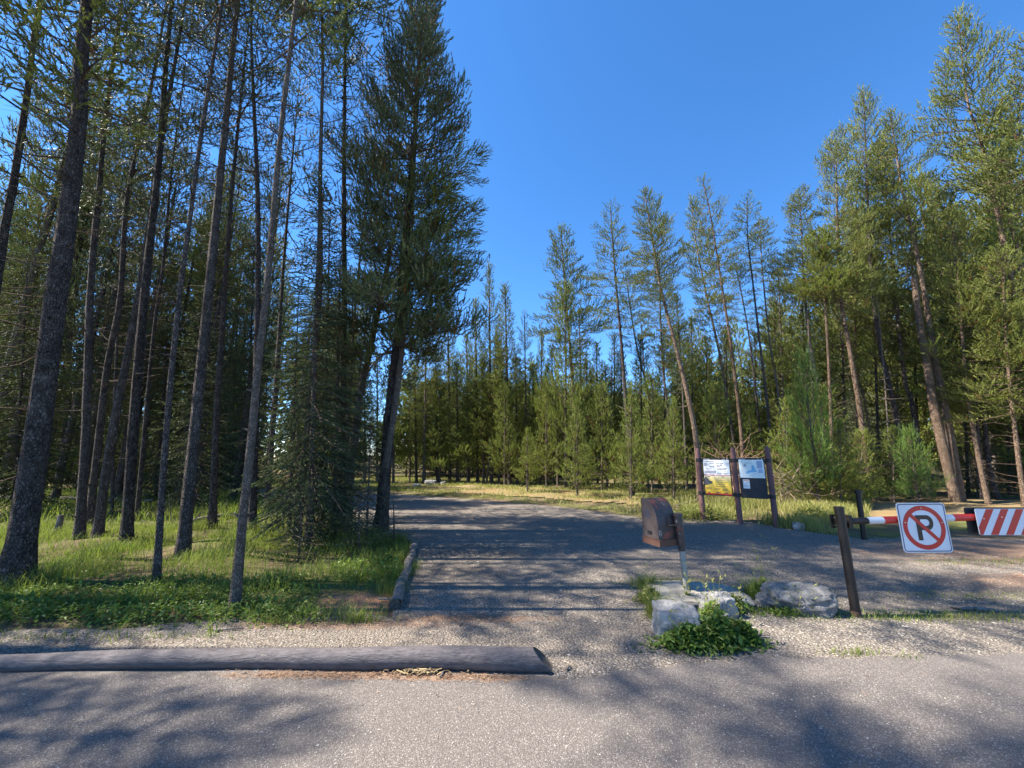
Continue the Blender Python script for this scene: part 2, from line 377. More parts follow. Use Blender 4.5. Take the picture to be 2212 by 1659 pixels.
hero([(460, 1147), (468, 899), (486, 619), (490, 560), (504, 380)], 18, 14.5, [('thin', 7.4, 1.6)], M_bark, 'slim brown pine standing behind the pale thin one', GF)
hero([(508, 1315), (524, 1120), (531, 1060), (545, 930), (560, 760), (575, 640), (605, 300), (640, 0)], 24, 11.5, [('tuft', 7.6, 1.2)], M_barkp, 'pale thin pine with a peeling reddish foot, foremost at the grass edge', GF, wtop=7, stubs=5)
hero([(122, 1083), (134, 980), (148, 859), (158, 640)], 16, 18, [('thin', 9.5, 1.3)], M_bark, 'dark pine further back, showing beside the thickest trunk', GF)
hero([(244, 1123), (246, 900), (262, 600)], 9, 12, [('thin', 6, 1.1)], M_bark, 'skinny dark pine far back between two curving trunks', GF)
hero([(296, 1131), (332, 719), (352, 580), (372, 360)], 12, 15, [('thin', 7, 1.4)], M_bark, 'slim leaning pine emerging behind the stout straight one', GF)
hero([(545, 1163), (552, 880), (557, 619), (556, 400), (543, 60)], 19, 16, [('thin', 9.0, 1.3)], M_bark, 'dark pine whose trunk stands right behind the pale thin one', GF)
hero([(576, 1110), (590, 919), (602, 739), (618, 500)], 13, 15, [('thin', 6, 1.5)], M_bark, 'dim pine between the pale thin one and the firs', GF)
hero([(640, 1170), (664, 930), (690, 640), (692, 360), (697, 160), (697, 0)], 17, 17, [('mat0', 10.4, 1.1)], M_barkp, 'tall light-barked pine rising out of the fir thicket', GF, stubs=6)
hero([(740, 1150), (741, 900), (744, 640), (743, 440), (747, 0)], 17, 18, [('thin', 11.2, 1.9), ('thin', 8.5, .8)], M_bark, 'tall pine with long bare twigs against the sky, right of the light-barked one', GF, stubs=22)
hero([(745, 1130), (774, 879), (794, 779), (814, 687), (850, 516), (873, 430)], 22, 9.5, [('thin', 5.6, 1.2)], M_bark, 'leaning dark pine crossing behind the forked big pine', GF)
hero([(742, 1100), (765, 700), (787, 472), (811, 280)], 9, Hof(742, 1100, 205), [('thin', 5.2, 1.1)], M_bark, 'small-topped slim pine leaning right in front of the sky', GF)
# --- the big forked pine by the drive
bb = G(822, 1147)
big = hero([(822, 1147), (842, 899), (862, 699), (875, 520), (891, 360), (905, 160)], 27, Hof(822, 1147, -35), [('big', 3.9, 1.7)], M_bark, 'big dense dark pine with a double trunk beside the drive', GF, base=bb, stubs=10)
def second_stem(root, pix, w, dy, mat, label=None):
    b = root.location; pts = [P(x, y, b.y+dy) for x, y in pix]; path = trunk_path(pts); mb = MB()
    r = w*depth(b)/F/2; n = len(path)
    tube(mb, [p-b for p in path], [r*(1-.45*i/n) for i in range(n)], 12, 0, .03, seed=5); o = mb.build('stem', mat, root, True)
    if label: o['label'] = label
second_stem(big, [(832, 1010), (853, 880), (874, 699), (887, 520), (893, 400)], 15, -.14, M_barkp, 'lighter second stem')
for (x, y, x2, y2, r_, kd) in ((880, 540, 1030, 450, .75, 'tuft'), (885, 620, 1020, 520, .7, 'tuft'), (878, 600, 990, 590, .8, 'tuft'), (868, 660, 965, 640, .75, 'tuft'), (885, 430, 1040, 330, .7, 'tuft'), (870, 560, 790, 480, .7, 'tuft'), (880, 500, 960, 380, .9, 'tuft'), (862, 720, 930, 760, .55, 'tuft'), (885, 350, 810, 380, .6, 'tuft'), (870, 600, 800, 640, .6, 'dry')):
    put_crown(big, kd, P(x, y, bb.y), P(x2, y2, bb.y+rnd.uniform(-.9, .5)), r_)
# fork of the leftmost
# --- firs by the drive
GFi = 'dark firs beside the drive'
def conifer(bx, by, topy, zc, Rw, kind, label, group, wpx=12, mat=M_bark, cat='fir tree', name='fir_tree', topx=None, stubs=0, lean=0):
    H = Hof(bx, by, topy)
    return hero([(bx, by), (topx if topx is not None else bx+(bx-CX)*(-.03), (by+topy)/2), ] if topx is None else [(bx, by), ((bx+topx)/2, (by+topy)/2), (topx, topy)], wpx, H, [(kind, zc, Rw)], mat, label, group, cat, name, stubs, wtop=2)
conifer(668, 1185, 400, .25, 1.25, 'fir0', 'tallest dark fir of the thicket, its skirts sweeping to the grass', GFi, 16, topx=690)
conifer(722, 1160, 560, .3, 1.15, 'fir0', 'dense dark fir between the tallest fir and the forked pine', GFi, 14, topx=735)
conifer(625, 1150, 640, .6, 1.0, 'fir1', 'shorter fir at the left of the thicket, one branch lit by the sun', GFi, 10, topx=645)
conifer(700, 1120, 480, 2.2, 1.3, 'fir1', 'fir behind the thicket with its crown raised off the ground', GFi, 12, topx=712)
conifer(792, 1168, 900, .25, .42, 'firs', 'small layered fir with flat dark tiers before the forked pine', GFi, 5, topx=802)
conifer(852, 1178, 1090, .02, .42, 'firs', 'knee-high fir bush at the foot of the forked pine', GFi, 4, topx=850)
conifer(775, 1195, 1060, .02, .5, 'firs', 'low fir seedling with drooping boughs in front of the thicket', GFi, 4, topx=778)
conifer(645, 1215, 1085, .02, .5, 'firs', 'low fir bough clump in the grass at the left foot of the thicket', GFi, 4, topx=652)
conifer(418, 1108, 640, .3, 1.3, 'fir1', 'dark fir behind the strong rough trunk of the left grove', GFi, 12, topx=440)
conifer(530, 1085, 560, .5, 1.3, 'fir1', 'dark fir deep behind the pale thin pine', GFi, 12, topx=548)
conifer(340, 1090, 700, .3, 1.3, 'fir0', 'fir with sunlit boughs low behind the left grove', GFi, 12, topx=362)
conifer(30, 1120, 560, .6, 1.9, 'fir0', 'dark fir filling the gap at the left edge', GFi, 12, topx=60)
# --- centre background
GC = 'pines of the sunlit tree line beyond the gravel'
def bgt(bx, by, tx, ty, cy, hw, kind, label, wpx=8, mat=M_bark, mid=None, group=GC, stubs=6, wtop=2, name='pine_tree', cat='pine tree'):
    b = G(bx, by); H = P(tx, ty, b.y).z; zc = P(tx, cy, b.y).z
    Rw = hw/F*b.y*(1.25 if kind[:3] in ('mat', 'ope', 'nar') and tx < 1720 else 1.08)
    pix = [(bx, by)]+(mid or [((bx+tx)/2, (by+ty)/2)])+[(tx, ty)]
    return hero(pix, wpx, H, [(kind, max(.15, zc), Rw)], mat, label, group, cat, name, stubs, wtop=wtop, extend=False, flare=.15)
bgt(916, 1047, 921, 690, 900, 36, 'mat1', 'pine with a bare pale lower trunk beside the grey rock', 8, M_barkp)
bgt(972, 1041, 967, 655, 880, 32, 'nar1', 'slim pine left of the pointed group in the far tree line')
bgt(1012, 1044, 1008, 735, 960, 26, 'nar0', 'short narrow pine left of the pointed group')
bgt(1032, 1047, 1027, 660, 960, 30, 'nar0', 'leftmost of the three pointed pines in the far tree line', 7)
bgt(1062, 1047, 1056, 583, 900, 32, 'nar1', 'tallest of the three pointed pines in the far tree line', 8, M_barkp)
bgt(1101, 1050, 1091, 628, 870, 33, 'nar0', 'rightmost of the three pointed pines, with a dark bare trunk', 9)
bgt(1138, 1051, 1133, 683, 880, 22, 'open0', 'small thin-topped pine right of the pointed three', 5)
bgt(1166, 1052, 1170, 735, 1000, 30, 'young0', 'bushy young pine left of the tall wide-branched one', 5)
bgt(1243, 1056, 1212, 503, 800, 62, 'mat1', 'tall wide-branched pine alone against the sky at the centre', 11, M_barkp, [(1238, 850), (1222, 640)])
bgt(1222, 1060, 1222, 640, 960, 48, 'young1', 'yellow-green pine below the tall wide-branched one', 7)
bgt(1260, 1049, 1251, 672, 1000, 46, 'far3', 'dark pointed fir behind the tall wide-branched pine', 8, name='fir_tree', cat='fir tree')
bgt(1291, 1049, 1289, 752, 990, 28, 'nar0', 'short pointed pine right of the dark pointed fir', 5)
bgt(1328, 1052, 1327, 735, 980, 28, 'nar1', 'short pointed pine before the curved bare trunk', 5)
bgt(1366, 1074, 1319, 453, 720, 56, 'open0', 'curved dark pine with a thin top and drooping bare twigs below', 12, M_bark, [(1361, 980), (1352, 869), (1342, 741), (1327, 570)], stubs=18)
bgt(1513, 1100, 1394, 424, 660, 52, 'mat0', 'pale pine leaning left above the notice board', 15, M_barkw, [(1505, 959), (1485, 852), (1460, 750), (1430, 634), (1416, 560)], stubs=10)
bgt(1425, 1056, 1352, 600, 800, 34, 'open1', 'thin pale leaning pine left of the pale one above the board', 7, M_barkp, [(1417, 954), (1400, 848), (1374, 741)])
bgt(1456, 1063, 1424, 560, 800, 40, 'mat1', 'dark-trunked pine behind the pale leaning one', 8, M_bark, [(1444, 900), (1430, 767)])
bgt(1484, 1066, 1462, 650, 830, 32, 'nar1', 'pine with a straight black trunk left of the notice board', 7, M_bark, [(1475, 850)])
bgt(1600, 1066, 1495, 440, 760, 42, 'mat1', 'sparse pine beside the tallest of the trio above the board', 9, M_barkw, [(1560, 795), (1528, 647), (1502, 515)])
bgt(1606, 1080, 1519, 396, 640, 45, 'open0', 'tallest thin pine of the trio above the board', 11, M_barkw, [(1602, 946), (1581, 763), (1558, 610), (1534, 460)])
bgt(1668, 1080, 1614, 436, 600, 44, 'open1', 'middle pine of the trio above the board, dark and bare below', 9, M_bark, [(1661, 907), (1642, 747), (1625, 600), (1615, 512)])
bgt(1690, 1075, 1641, 484, 640, 30, 'open1', 'right pine of the trio above the board', 7, M_barkp, [(1683, 869), (1664, 747), (1648, 597)])
bgt(1655, 1075, 1585, 560, 720, 26, 'open0', 'skinny dark pine among the trio above the board', 7, M_bark, [(1642, 939), (1623, 763), (1603, 640)])
for i, (x, y, ty, hw, k, lb) in enumerate((
        (1139, 1067, 940, 26, 'young0', 'thin sapling out on the dry strip, left of the others'),
        (1180, 1058, 860, 42, 'young1', 'bushy yellow-green young pine at the centre of the tree line'),
        (1247, 1076, 880, 40, 'young0', 'young pine out on the dry strip near the centre'),
        (1300, 1064, 850, 46, 'young1', 'full young pine between the centre sapling and the curved trunk'),
        (1363, 1086, 850, 42, 'young0', 'young pine at the foot of the curved dark pine'),
        (1408, 1072, 830, 46, 'young1', 'full young pine left of the pale leaning trunk'),
        (1455, 1080, 880, 36, 'young0', 'young pine just left of the notice board'),
        (1090, 1052, 850, 34, 'young1', 'young pine under the pointed three'),
        (1010, 1047, 880, 36, 'young1', 'young bushy pine left under the pointed three'),
        (950, 1046, 840, 40, 'young1', 'young bushy pine right of the grey rock'),
        (885, 1042, 830, 44, 'young0', 'young pine just right of the forked pine'),
        (1545, 1072, 850, 50, 'young1', 'young pine behind the yellow notice panel'),
        (1620, 1075, 900, 46, 'young0', 'young pine behind the map panel'))):
    bgt(x, y, x, ty, y-22, hw, k, lb, 4, M_barkp, group='young pines in front of the tree line')
for x, ty, hw, k, lb in ((700, 700, 44, 'nar1', 'pine showing through the fir thicket from across the drive'), (752, 745, 40, 'young1', 'light green young pine seen through the thicket across the drive'),
        (788, 800, 34, 'nar0', 'narrow pine across the drive, left of the forked pine'), (815, 770, 30, 'nar1', 'pointed pine across the drive just left of the forked pine'), (850, 800, 40, 'young1', 'bushy pine across the drive directly behind the forked pine')):
    bgt(x, 1046, x, ty, 1000, hw, k, lb, 6, M_barkp)
for i, (x, y, x2, y2, lb) in enumerate(((1050, 1048, 1062, 830, 'bare dead snag among the pointed pines'), (1205, 1054, 1190, 800, 'thin bare dead stem left of the centre pine'), (1310, 1056, 1322, 790, 'pale dead stem with short stubs before the dark fir'), (1400, 1060, 1385, 700, 'tall bare dead stem right of the curved pine'),
        (1760, 1085, 1745, 690, 'bare dead stem at the left of the right grove'), (1925, 1086, 1895, 640, 'bare grey dead stem right of the speckled pine'), (985, 1044, 1000, 860, 'slanting dead stem by the grey rock'), (2050, 1084, 2015, 700, 'thin dead stem beside the double trunk'))):
    b_ = G(x, y); hero([(x, y), ((x+x2)/2+4, (y+y2)/2), (x2, y2)], 5, P(x2, y2, b_.y).z, [], M_barkp, lb, 'dead stems in the tree line', 'dead tree', 'dead_tree', 26, wtop=2, extend=False, flare=.1)
for i, (x, ty, hw, k) in enumerate(((900, 800, 30, 'nar0'), (945, 770, 28, 'nar1'), (990, 790, 30, 'nar0'), (1045, 790, 30, 'nar1'), (1078, 740, 28, 'nar0'), (1118, 780, 32, 'nar1'), (1155, 800, 30, 'nar0'), (1196, 760, 34, 'nar1'), (1270, 790, 36, 'nar1'), (1312, 800, 32, 'nar0'), (1345, 770, 34, 'nar1'),
        (1388, 740, 34, 'nar0'), (1438, 720, 34, 'nar1'), (1498, 700, 36, 'nar0'), (1530, 760, 36, 'nar1'), (1572, 720, 34, 'nar0'), (1635, 740, 38, 'nar1'), (1678, 700, 36, 'nar0'))):
    bgt(x, 1045+(.018*(x-900) if x < 1300 else 8+.03*(x-1300)), x-4, ty, 985, hw, k, 'narrow green pine packed in the sunlit tree line, foliage almost to the ground', 6, M_bark, group='narrow pines packing the front of the tree line')
# --- right side
GR = 'tall pines on the right side of the drive'
bgt(1790, 1083, 1728, 428, 640, 62, 'mat2', 'leftmost full crown of the right-hand grove', 11, M_bark, [(1779, 923), (1760, 799), (1741, 667)], GR)
bgt(1800, 1090, 1770, 520, 650, 66, 'young1', 'yellow-green spreading crown low in the right-hand grove', 12, M_barkw, [(1795, 900), (1785, 700)], GR)
bgt(1893, 1089, 1806, 308, 660, 72, 'mat2', 'speckled pale pine behind the gate post', 17, M_barkw, [(1872, 987), (1856, 875), (1834, 747), (1812, 600)], GR, stubs=16)
bgt(1890, 1075, 1850, 400, 740, 60, 'mat1', 'thin pine touching the speckled pale one', 9, M_barkw, [(1882, 955), (1866, 859), (1848, 747)], GR)
bgt(1966, 1080, 1866, 210, 640, 72, 'mat0', 'grey pine with a pointed top left of the double top', 17, M_bark, [(1949, 965), (1936, 907), (1920, 827), (1898, 734), (1880, 560)], GR, stubs=14)
bgt(2010, 1078, 1905, 330, 740, 60, 'mat2', 'grey pine right of the bright sapling', 16, M_bark, [(1997, 1010), (1984, 955), (1968, 859), (1949, 779)], GR)
tw = bgt(2076, 1090, 1925, 256, 560, 75, 'mat1', 'thick pale double-trunked pine at the right', 26, M_barkw, [(2052, 939), (2035, 850), (2019, 773), (1994, 619), (1973, 512), (1948, 405)], GR, stubs=16)
second_stem(tw, [(2066, 1085), (2042, 987), (2016, 875), (2003, 786), (1985, 690), (1975, 600)], 19, -.2, M_barkw)
bgt(2262, 1088, 2070, 42, 470, 92, 'mat0', 'tallest pine at the upper right, its top split in two', 26, M_barkw, [(2225, 800), (2170, 533), (2119, 307), (2089, 213)], GR, stubs=26)
bgt(2290, 1100, 2225, 90, 500, 100, 'mat1', 'dark crown cut by the right edge', 24, M_bark, [(2270, 800), (2245, 500)], GR)
bgt(2136, 1094, 2060, 480, 800, 80, 'mat2', 'pale slim trunk right of the double-trunked pine', 15, M_barkw, [(2106, 946), (2085, 800)], GR)
bgt(2160, 1083, 2110, 560, 800, 80, 'mat0', 'dark trunk behind the pale slim one', 15, M_bark, [(2131, 965)], GR)
bgt(2215, 1104, 2165, 560, 900, 90, 'mat2', 'pale trunk by the right edge over the striped board', 16, M_barkw, [(2196, 959), (2175, 760)], GR)
bgt(2060, 1077, 2030, 420, 900, 70, 'mat1', 'shaded pine behind the double-trunked one', 14, M_bark, [(2040, 800)], GR)
bgt(2150, 1062, 2120, 480, 930, 120, 'young1', 'dense yellow-green crown hanging low at the right edge', 18, M_barkp, [(2138, 860)], GR)
bgt(2230, 1075, 2190, 640, 960, 110, 'young1', 'second dense low crown, cut by the right edge', 14, M_barkp, [(2210, 860)], GR)
GS = 'bright green saplings at the right'
bgt(1985, 1097, 1966, 950, 1088, 40, 'bright', 'bright green sapling behind the no-parking sign', 5, M_barkp, None, GS, 0, name='fir_sapling', cat='sapling')
bgt(1770, 1100, 1738, 800, 1080, 52, 'bright', 'bright green sapling right of the notice board', 6, M_barkp, None, GS, 0, name='fir_sapling', cat='sapling')
GB = 'bushy undergrowth pines at the right'
for x, y, ty, hw, k, cy, lb in ((1700, 1070, 600, 56, 'mat1', 900, 'dense olive pine filling the wood between the trio and the right grove'), (1750, 1066, 620, 60, 'nar1', 900, 'narrow dense pine left in the right-hand wood'), (1830, 1072, 480, 56, 'nar1', 860, 'dense olive pine left of the speckled trunk'),
        (1900, 1070, 470, 60, 'nar0', 800, 'full-crowned pine filling the middle of the right grove'), (1985, 1072, 470, 64, 'nar1', 880, 'dense pine behind the grey pair of trunks'), (2090, 1070, 470, 66, 'mat2', 820, 'full dense pine behind the double trunk'), (2180, 1074, 400, 76, 'mat1', 880, 'dense olive pine below the split-topped one'), (2120, 1082, 700, 95, 'young1', 920, 'yellow-green low crown between the double trunk and the right edge')):
    bgt(x, y, x-18, ty, cy, hw, k, lb, 9, M_bark, group=GR)
for x, y, ty, hw, k, lb in ((1730, 1096, 950, 50, 'young1', 'bushy low pine with dead twigs right behind the board post'), (1815, 1100, 930, 48, 'young0', 'bushy low pine left of the rear gate post'),
        (1862, 1092, 950, 40, 'young1', 'bushy low pine behind the rear gate post'), (1930, 1088, 940, 42, 'young0', 'bushy low pine left of the bright sapling'),
        (1700, 1085, 880, 50, 'young0', 'taller bushy pine above the map panel'), (1775, 1084, 860, 55, 'young1', 'taller bushy pine between the board and the gate'),
        (1850, 1080, 850, 60, 'fir1', 'dark bushy fir behind the speckled trunk'), (1940, 1072, 820, 60, 'fir1', 'dark bushy fir left of the double trunk'), (2110, 1075, 830, 70, 'fir1', 'dark bushy fir right of the double trunk'), (2190, 1072, 860, 70, 'fir0', 'dark bushy fir near the right edge')):
    bgt(x, y, x, ty, y-12, hw, k, lb, 5, M_barkp, group=GB)
# --- pines standing outside the frame on the left, whose crowns shade the asphalt
GO = 'pines outside the left edge of the view'
for i, (x, y, H, zc, rw, k) in enumerate(((-10.2, 2.6, 10.4, 5.0, 1.3, 'mat2'), (-10.4, 4.6, 11.8, 4.4, 1.3, 'mat2'), (-8.0, 1.75, 14.4, 10.6, 1.35, 'mat0'), (-7.4, 2.0, 14.9, 12.1, 1.0, 'mat1'),
        (-9.6, 3.58, 13.8, 11.2, .85, 'tuft'), (-12.5, 3.3, 9.5, 5.5, 1.2, 'mat0'))):
    root = empty('pine_tree', (x, y, 0), 'tall pine standing out of view to the left, shading the asphalt', 'pine tree', GO)
    mb = MB(); tube(mb, [(0, 0, z) for z in np.linspace(-.1, H, 12)], [.15*(1-z/H)+.01 for z in np.linspace(0, H, 12)], 10, 0, .02, seed=i); mb.build('trunk', M_bark, root, True)
    put_crown(root, k, root.location+Vector((0, 0, zc)), root.location+Vector((0, 0, H)), rw)
# ------------------------------------------------------------------ forest behind
SKY = [(-4000, 0), (0, -40), (300, -20), (480, 60), (560, 200), (640, 330), (760, 420), (800, 640), (850, 760), (1000, 770), (1030, 745), (1130, 770), (1290, 790), (1420, 790), (1500, 700), (1680, 690), (1750, 560), (1850, 450), (1950, 400), (2212, 300), (3000, 200), (6000, 200)]
def skyl(px):
    for (a, b), (c, d) in zip(SKY, SKY[1:]):
        if a <= px <= c: return b+(d-b)*(px-a)/(c-a)
    return 300
def unit_trunk(H, r, seed):
    g = np.random.default_rng(seed); mb = MB(); zs = np.linspace(-.15, H, 9); x = np.cumsum(g.normal(size=9)*.05); y = np.cumsum(g.normal(size=9)*.05)
    x -= np.linspace(x[0], x[-1], 9); y -= np.linspace(y[0], y[-1], 9)
    tube(mb, np.stack((x, y, zs), 1), [r*(1-max(z, 0)/H)**.8+.008 for z in zs], 8, 0, .03, seed=seed)
    S0, S1, Q0, Q1 = [], [], [], []
    for _ in range(14):
        z = H*(.12+.5*g.random()); az = g.random()*6.28; q = np.array([0, 0, z]); L = .3+.6*g.random(); m = q+np.array([math.cos(az), math.sin(az), g.normal()*.3])*L
        S0.append(q); S1.append(m); Q0.append(.014); Q1.append(.003)
    segs(mb, S0, S1, Q0, Q1, 3); return mb
UT = [(unit_trunk(15, .13, 50+i).mesh('trunk', [m], True)) for i, m in enumerate((M_bark, M_bark, M_barkp, M_bark, M_barkw))]
placed = []
def filler(x, y, H, cb, Rw, kind, ti, label, group, cat='pine tree', name='pine_tree'):
    root = empty(name, (x, y, 0), label, cat, group, rnd.random()*6.28)
    t = bpy.data.objects.new('trunk', UT[ti]); link(t, root); s = H/15; t.scale = (s*rnd.uniform(.8, 1.15),)*2+(s,)
    lean = R(rnd.gauss(0, 1.2)); root.rotation_euler = (lean, R(rnd.gauss(0, 1.2)), rnd.random()*6.28)
    c = bpy.data.objects.new('crown', K[kind]['me']); link(c, root); c.location = (0, 0, cb)
    sr = Rw/K[kind]['R']; c.scale = (sr, sr, (H-cb+.15)/K[kind]['H'])
def road(x, y):                                         # keep the drive and its far bend clear
    return (-40 < x < 40 and y < 3.6) or False

zones = [  # label, group, count, (x0,x1,y0,y1)
 ('slender dark pine deep in the shaded forest on the left', 'pines deep in the left forest', 72, (-46, -3, 12, 46)),
 ('slim pine of the dense wood behind the sunlit tree line', 'pines behind the sunlit tree line', 95, (-9, 30, 25.5, 46)),
 ('pine of the dense wood behind the right-hand grove', 'pines behind the right-hand grove', 55, (16, 46, 14, 44)),
]
LZ = {}
for lb, grp, n, (x0, x1, y0, y1) in zones:
    k = 0; tries = 0
    while k < n and tries < 6000:
        tries += 1; x = rnd.uniform(x0, x1); y = y0+(y1-y0)*rnd.random()**1.2
        px = CX+F*x/(y*math.cos(PITCH)-CAMH*math.sin(PITCH)); base_y = 983.5+1.6*F*1.03/y
        if not (-250 < px < 2450): continue
        if grp.startswith('pines deep') and (px > 800 or (y < 26 and px > 540) or (y > 14 and x > -12.5)): continue
        if grp.startswith('pines behind the sunlit') and (px < 790 or px > 2000 or y < 26-(px-1000)*.008): continue
        if grp.startswith('pines behind the right') and px < 1700: continue
        if any((x-a)**2+(y-b)**2 < 1.1 for a, b in placed): continue
        Hm = P(px, skyl(px)+rnd.uniform(0, 120), y).z; H = min(rnd.uniform(12, 20), Hm)
        if H < 3: continue
        far = y > 19
        if grp.startswith('pines behind the sunlit') or grp.startswith('pines behind the right'):
            kind = rnd.choice(['far0', 'far1', 'far2', 'far2', 'far1', 'far3']); cb = H*(rnd.uniform(.02, .2) if rnd.random() < .62 else rnd.uniform(.3, .5)); Rw = rnd.uniform(1.2, 2.1)
        else:
            kind = rnd.choice(['far0', 'open0', 'far1', 'far2', 'mat1', 'open0']) if far else rnd.choice(['open1', 'mat1', 'open0']); cb = H*rnd.uniform(.42, .62); Rw = rnd.uniform(1.0, 1.5)
        placed.append((x, y)); filler(x, y, H, cb, Rw, kind, rnd.randrange(5), lb, grp); k += 1
k = 0
while k < 26:
    px = rnd.uniform(-100, 545); y = rnd.uniform(12.5, 23); q = P(px, 1000, y)
    if any((q.x-a)**2+(y-b)**2 < 1.2 for a, b in placed): continue
    H = rnd.uniform(9, 15); placed.append((q.x, y)); k += 1
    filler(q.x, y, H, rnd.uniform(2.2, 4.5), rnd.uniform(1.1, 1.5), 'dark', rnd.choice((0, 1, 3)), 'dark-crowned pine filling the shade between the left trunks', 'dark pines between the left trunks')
# low firs closing the view under the crowns
k = 0
while k < 125:
    px = rnd.uniform(-150, 2400) if k < 90 else rnd.uniform(-150, 560); y = rnd.uniform(17 if k >= 90 else 22, 36) if px < 850 else rnd.uniform(25.5, 36) - (7 if px > 1700 else 0)
    if 1700 > px > 850 or px < 850 or px > 1700:
        q = P(px, 1000, y); H = rnd.uniform(3, 7)
        if 560 < px < 850 and (y < 27 or H > 4.5): continue
        filler(q.x, y, H, .15, rnd.uniform(1.1, 1.7), rnd.choice(['far3', 'fir1', 'young1', 'far3']), rnd.randrange(5), 'low bushy conifer filling the shade under the far trunks', 'low conifers under the far trunks', 'young conifer', 'conifer_shrub'); k += 1

# far-off wood closing the horizon
def cheap_tree(g, H, Rw):
    n = 420; t = g.random(n)**.8; az = g.random(n)*6.283; r = Rw*(1-t)**.7*(.3+.7*g.random(n)**.5)*(1+.25*np.sin(az*3+t*20)); p = np.stack((np.cos(az)*r, np.sin(az)*r, H*t), -1)
    d = np.stack((np.cos(az)*.8, np.sin(az)*.8, g.normal(size=n)*.4+.25), -1); d, u, v = frames(d); N = 5
    D = d[:, None]+g.normal(size=(n, N, 3))*.55; b = p[:, None]+np.zeros((n, N, 3)); sd = np.cross(D, g.normal(size=(n, N, 3))); sd /= np.linalg.norm(sd, axis=-1, keepdims=True)
    return np.stack((b-sd*.07, b+sd*.07, b+D*.32), 2).reshape(-1, 3), np.repeat(g.random(n)*.9, N*3)
gw = np.random.default_rng(77); mb = MB(); far_mesh = [cheap_tree(gw, 10, 1.7) for _ in range(5)]
for _ in range(330):
    px = -300+2850*gw.random(); y = 46+26*gw.random(); q = P(px, 900, y); V, A = far_mesh[int(gw.random()*5)]
    H = min((6+9*gw.random())*(1.25 if px < 780 else 1), max(4, P(px, skyl(px)+60, y).z))
    if 780 < px < 870: H = min(H, 7)
    a = gw.random()*6.28; c_, s_ = math.cos(a), math.sin(a); k_ = (.8+.7*gw.random())
    W_ = V*np.array([k_, k_, H/10]); W_ = np.stack((W_[:, 0]*c_-W_[:, 1]*s_+q.x, W_[:, 0]*s_+W_[:, 1]*c_+y, W_[:, 2]), -1)
    mb.add(W_, np.arange(len(W_)).reshape(-1, 3), 0, A)
tag(mb.build('distant_wood', [M_pine]), 'far-off dark wood closing the gaps behind all the trees', 'wood', kind='stuff')
# ------------------------------------------------------------------ ground
def wpoly(pts): return [tuple(G(*p)[:2]) for p in pts]
def inpoly(x, y, poly):
    x = np.asarray(x); y = np.asarray(y); c = np.zeros(x.shape, bool); n = len(poly)
    for i in range(n):
        x0, y0 = poly[i]; x1, y1 = poly[(i+1) % n]
        cond = ((y0 > y) != (y1 > y)) & (x < (x1-x0)*(y-y0)/((y1-y0) or 1e-9)+x0); c ^= cond
    return c
def jag(poly, step=.12, amp=.05, seed=0):
    g = np.random.default_rng(seed); out = []
    for i in range(len(poly)):
        a = np.array(poly[i]); b = np.array(poly[(i+1) % len(poly)]); L = np.linalg.norm(b-a); n = max(1, int(min(L, 30)/step))
        if L > 30: n = 1
        for k in range(n):
            p = a+(b-a)*k/n; out.append(tuple(p+g.normal(size=2)*amp*(1 if n > 1 else 0)))
    return out
def sheet(name, poly, z, mat, label=None):
    import bmesh
    bm = bmesh.new(); vs = [bm.verts.new((x, y, z)) for x, y in poly]; f = bm.faces.new(vs)
    if f.normal.z < 0: f.normal_flip()
    bmesh.ops.triangulate(bm, faces=[f]); me = bpy.data.meshes.new(name); bm.to_mesh(me); bm.free(); me.materials.append(mat)
    o = link(bpy.data.objects.new(name, me)); o['kind'] = 'structure'; return o
inner = [(690, 1320), (800, 1326), (850, 1334), (870, 1262), (897, 1178), (868, 1160), (830, 1155), (760, 1128), (690, 1100), (600, 1082), (450, 1072), (200, 1065)]
outer = [(200, 1054), (600, 1057), (841, 1066), (1052, 1082), (1212, 1095), (1388, 1119), (1500, 1123), (1600, 1124), (1680, 1140), (1790, 1156), (1870, 1164), (2000, 1160), (2212, 1165), (2900, 1200)]
front = [(560, 1332), (420, 1346), (200, 1362), (0, 1362)]
W_in = wpoly(inner); W_out = wpoly(outer); W_fr = wpoly(front)
gravel_poly = [(-60, -3.), (-60, W_fr[-1][1])]+W_fr[::-1]+W_in+W_out+[(60, W_out[-1][1]), (60, -3.)]
asph_poly = [(-60, G(0, 1440).y), tuple(G(0, 1440)[:2]), tuple(G(1140, 1452)[:2]), tuple(G(1200, 1472)[:2]), tuple(G(1290, 1462)[:2]), tuple(G(1400, 1448)[:2]), tuple(G(1550, 1430)[:2]), tuple(G(1800, 1424)[:2]), tuple(G(2212, 1416)[:2]), (60, G(2212, 1400).y), (60, -30), (-60, -30)]
def patch_fac(m, spots, noise_amp=.5):
    """soft-edged litter patches at fixed places on the ground: (x, y, rx, ry)"""
    sep = m.t.nodes.new('ShaderNodeSeparateXYZ'); m.L(m.tc.outputs['Object'], sep.inputs[0]); tot = None
    nz = m.noise(3.5, 4, .7)
    for x, y, rx, ry in spots:
        dx = m.math('DIVIDE', m.math('SUBTRACT', sep.outputs[0], x), rx); dy = m.math('DIVIDE', m.math('SUBTRACT', sep.outputs[1], y), ry)
        d = m.math('SQRT', m.math('ADD', m.math('MULTIPLY', dx, dx), m.math('MULTIPLY', dy, dy)))
        d = m.math('ADD', d, m.math('MULTIPLY', m.math('SUBTRACT', nz, .5), 2.2))
        f = m.math('SUBTRACT', 1.15, d); f = m.math('MAXIMUM', f, 0.)
        tot = f if tot is None else m.math('MAXIMUM', tot, f)
    return m.math('MINIMUM', m.math('MULTIPLY', tot, 1.6), 1.)
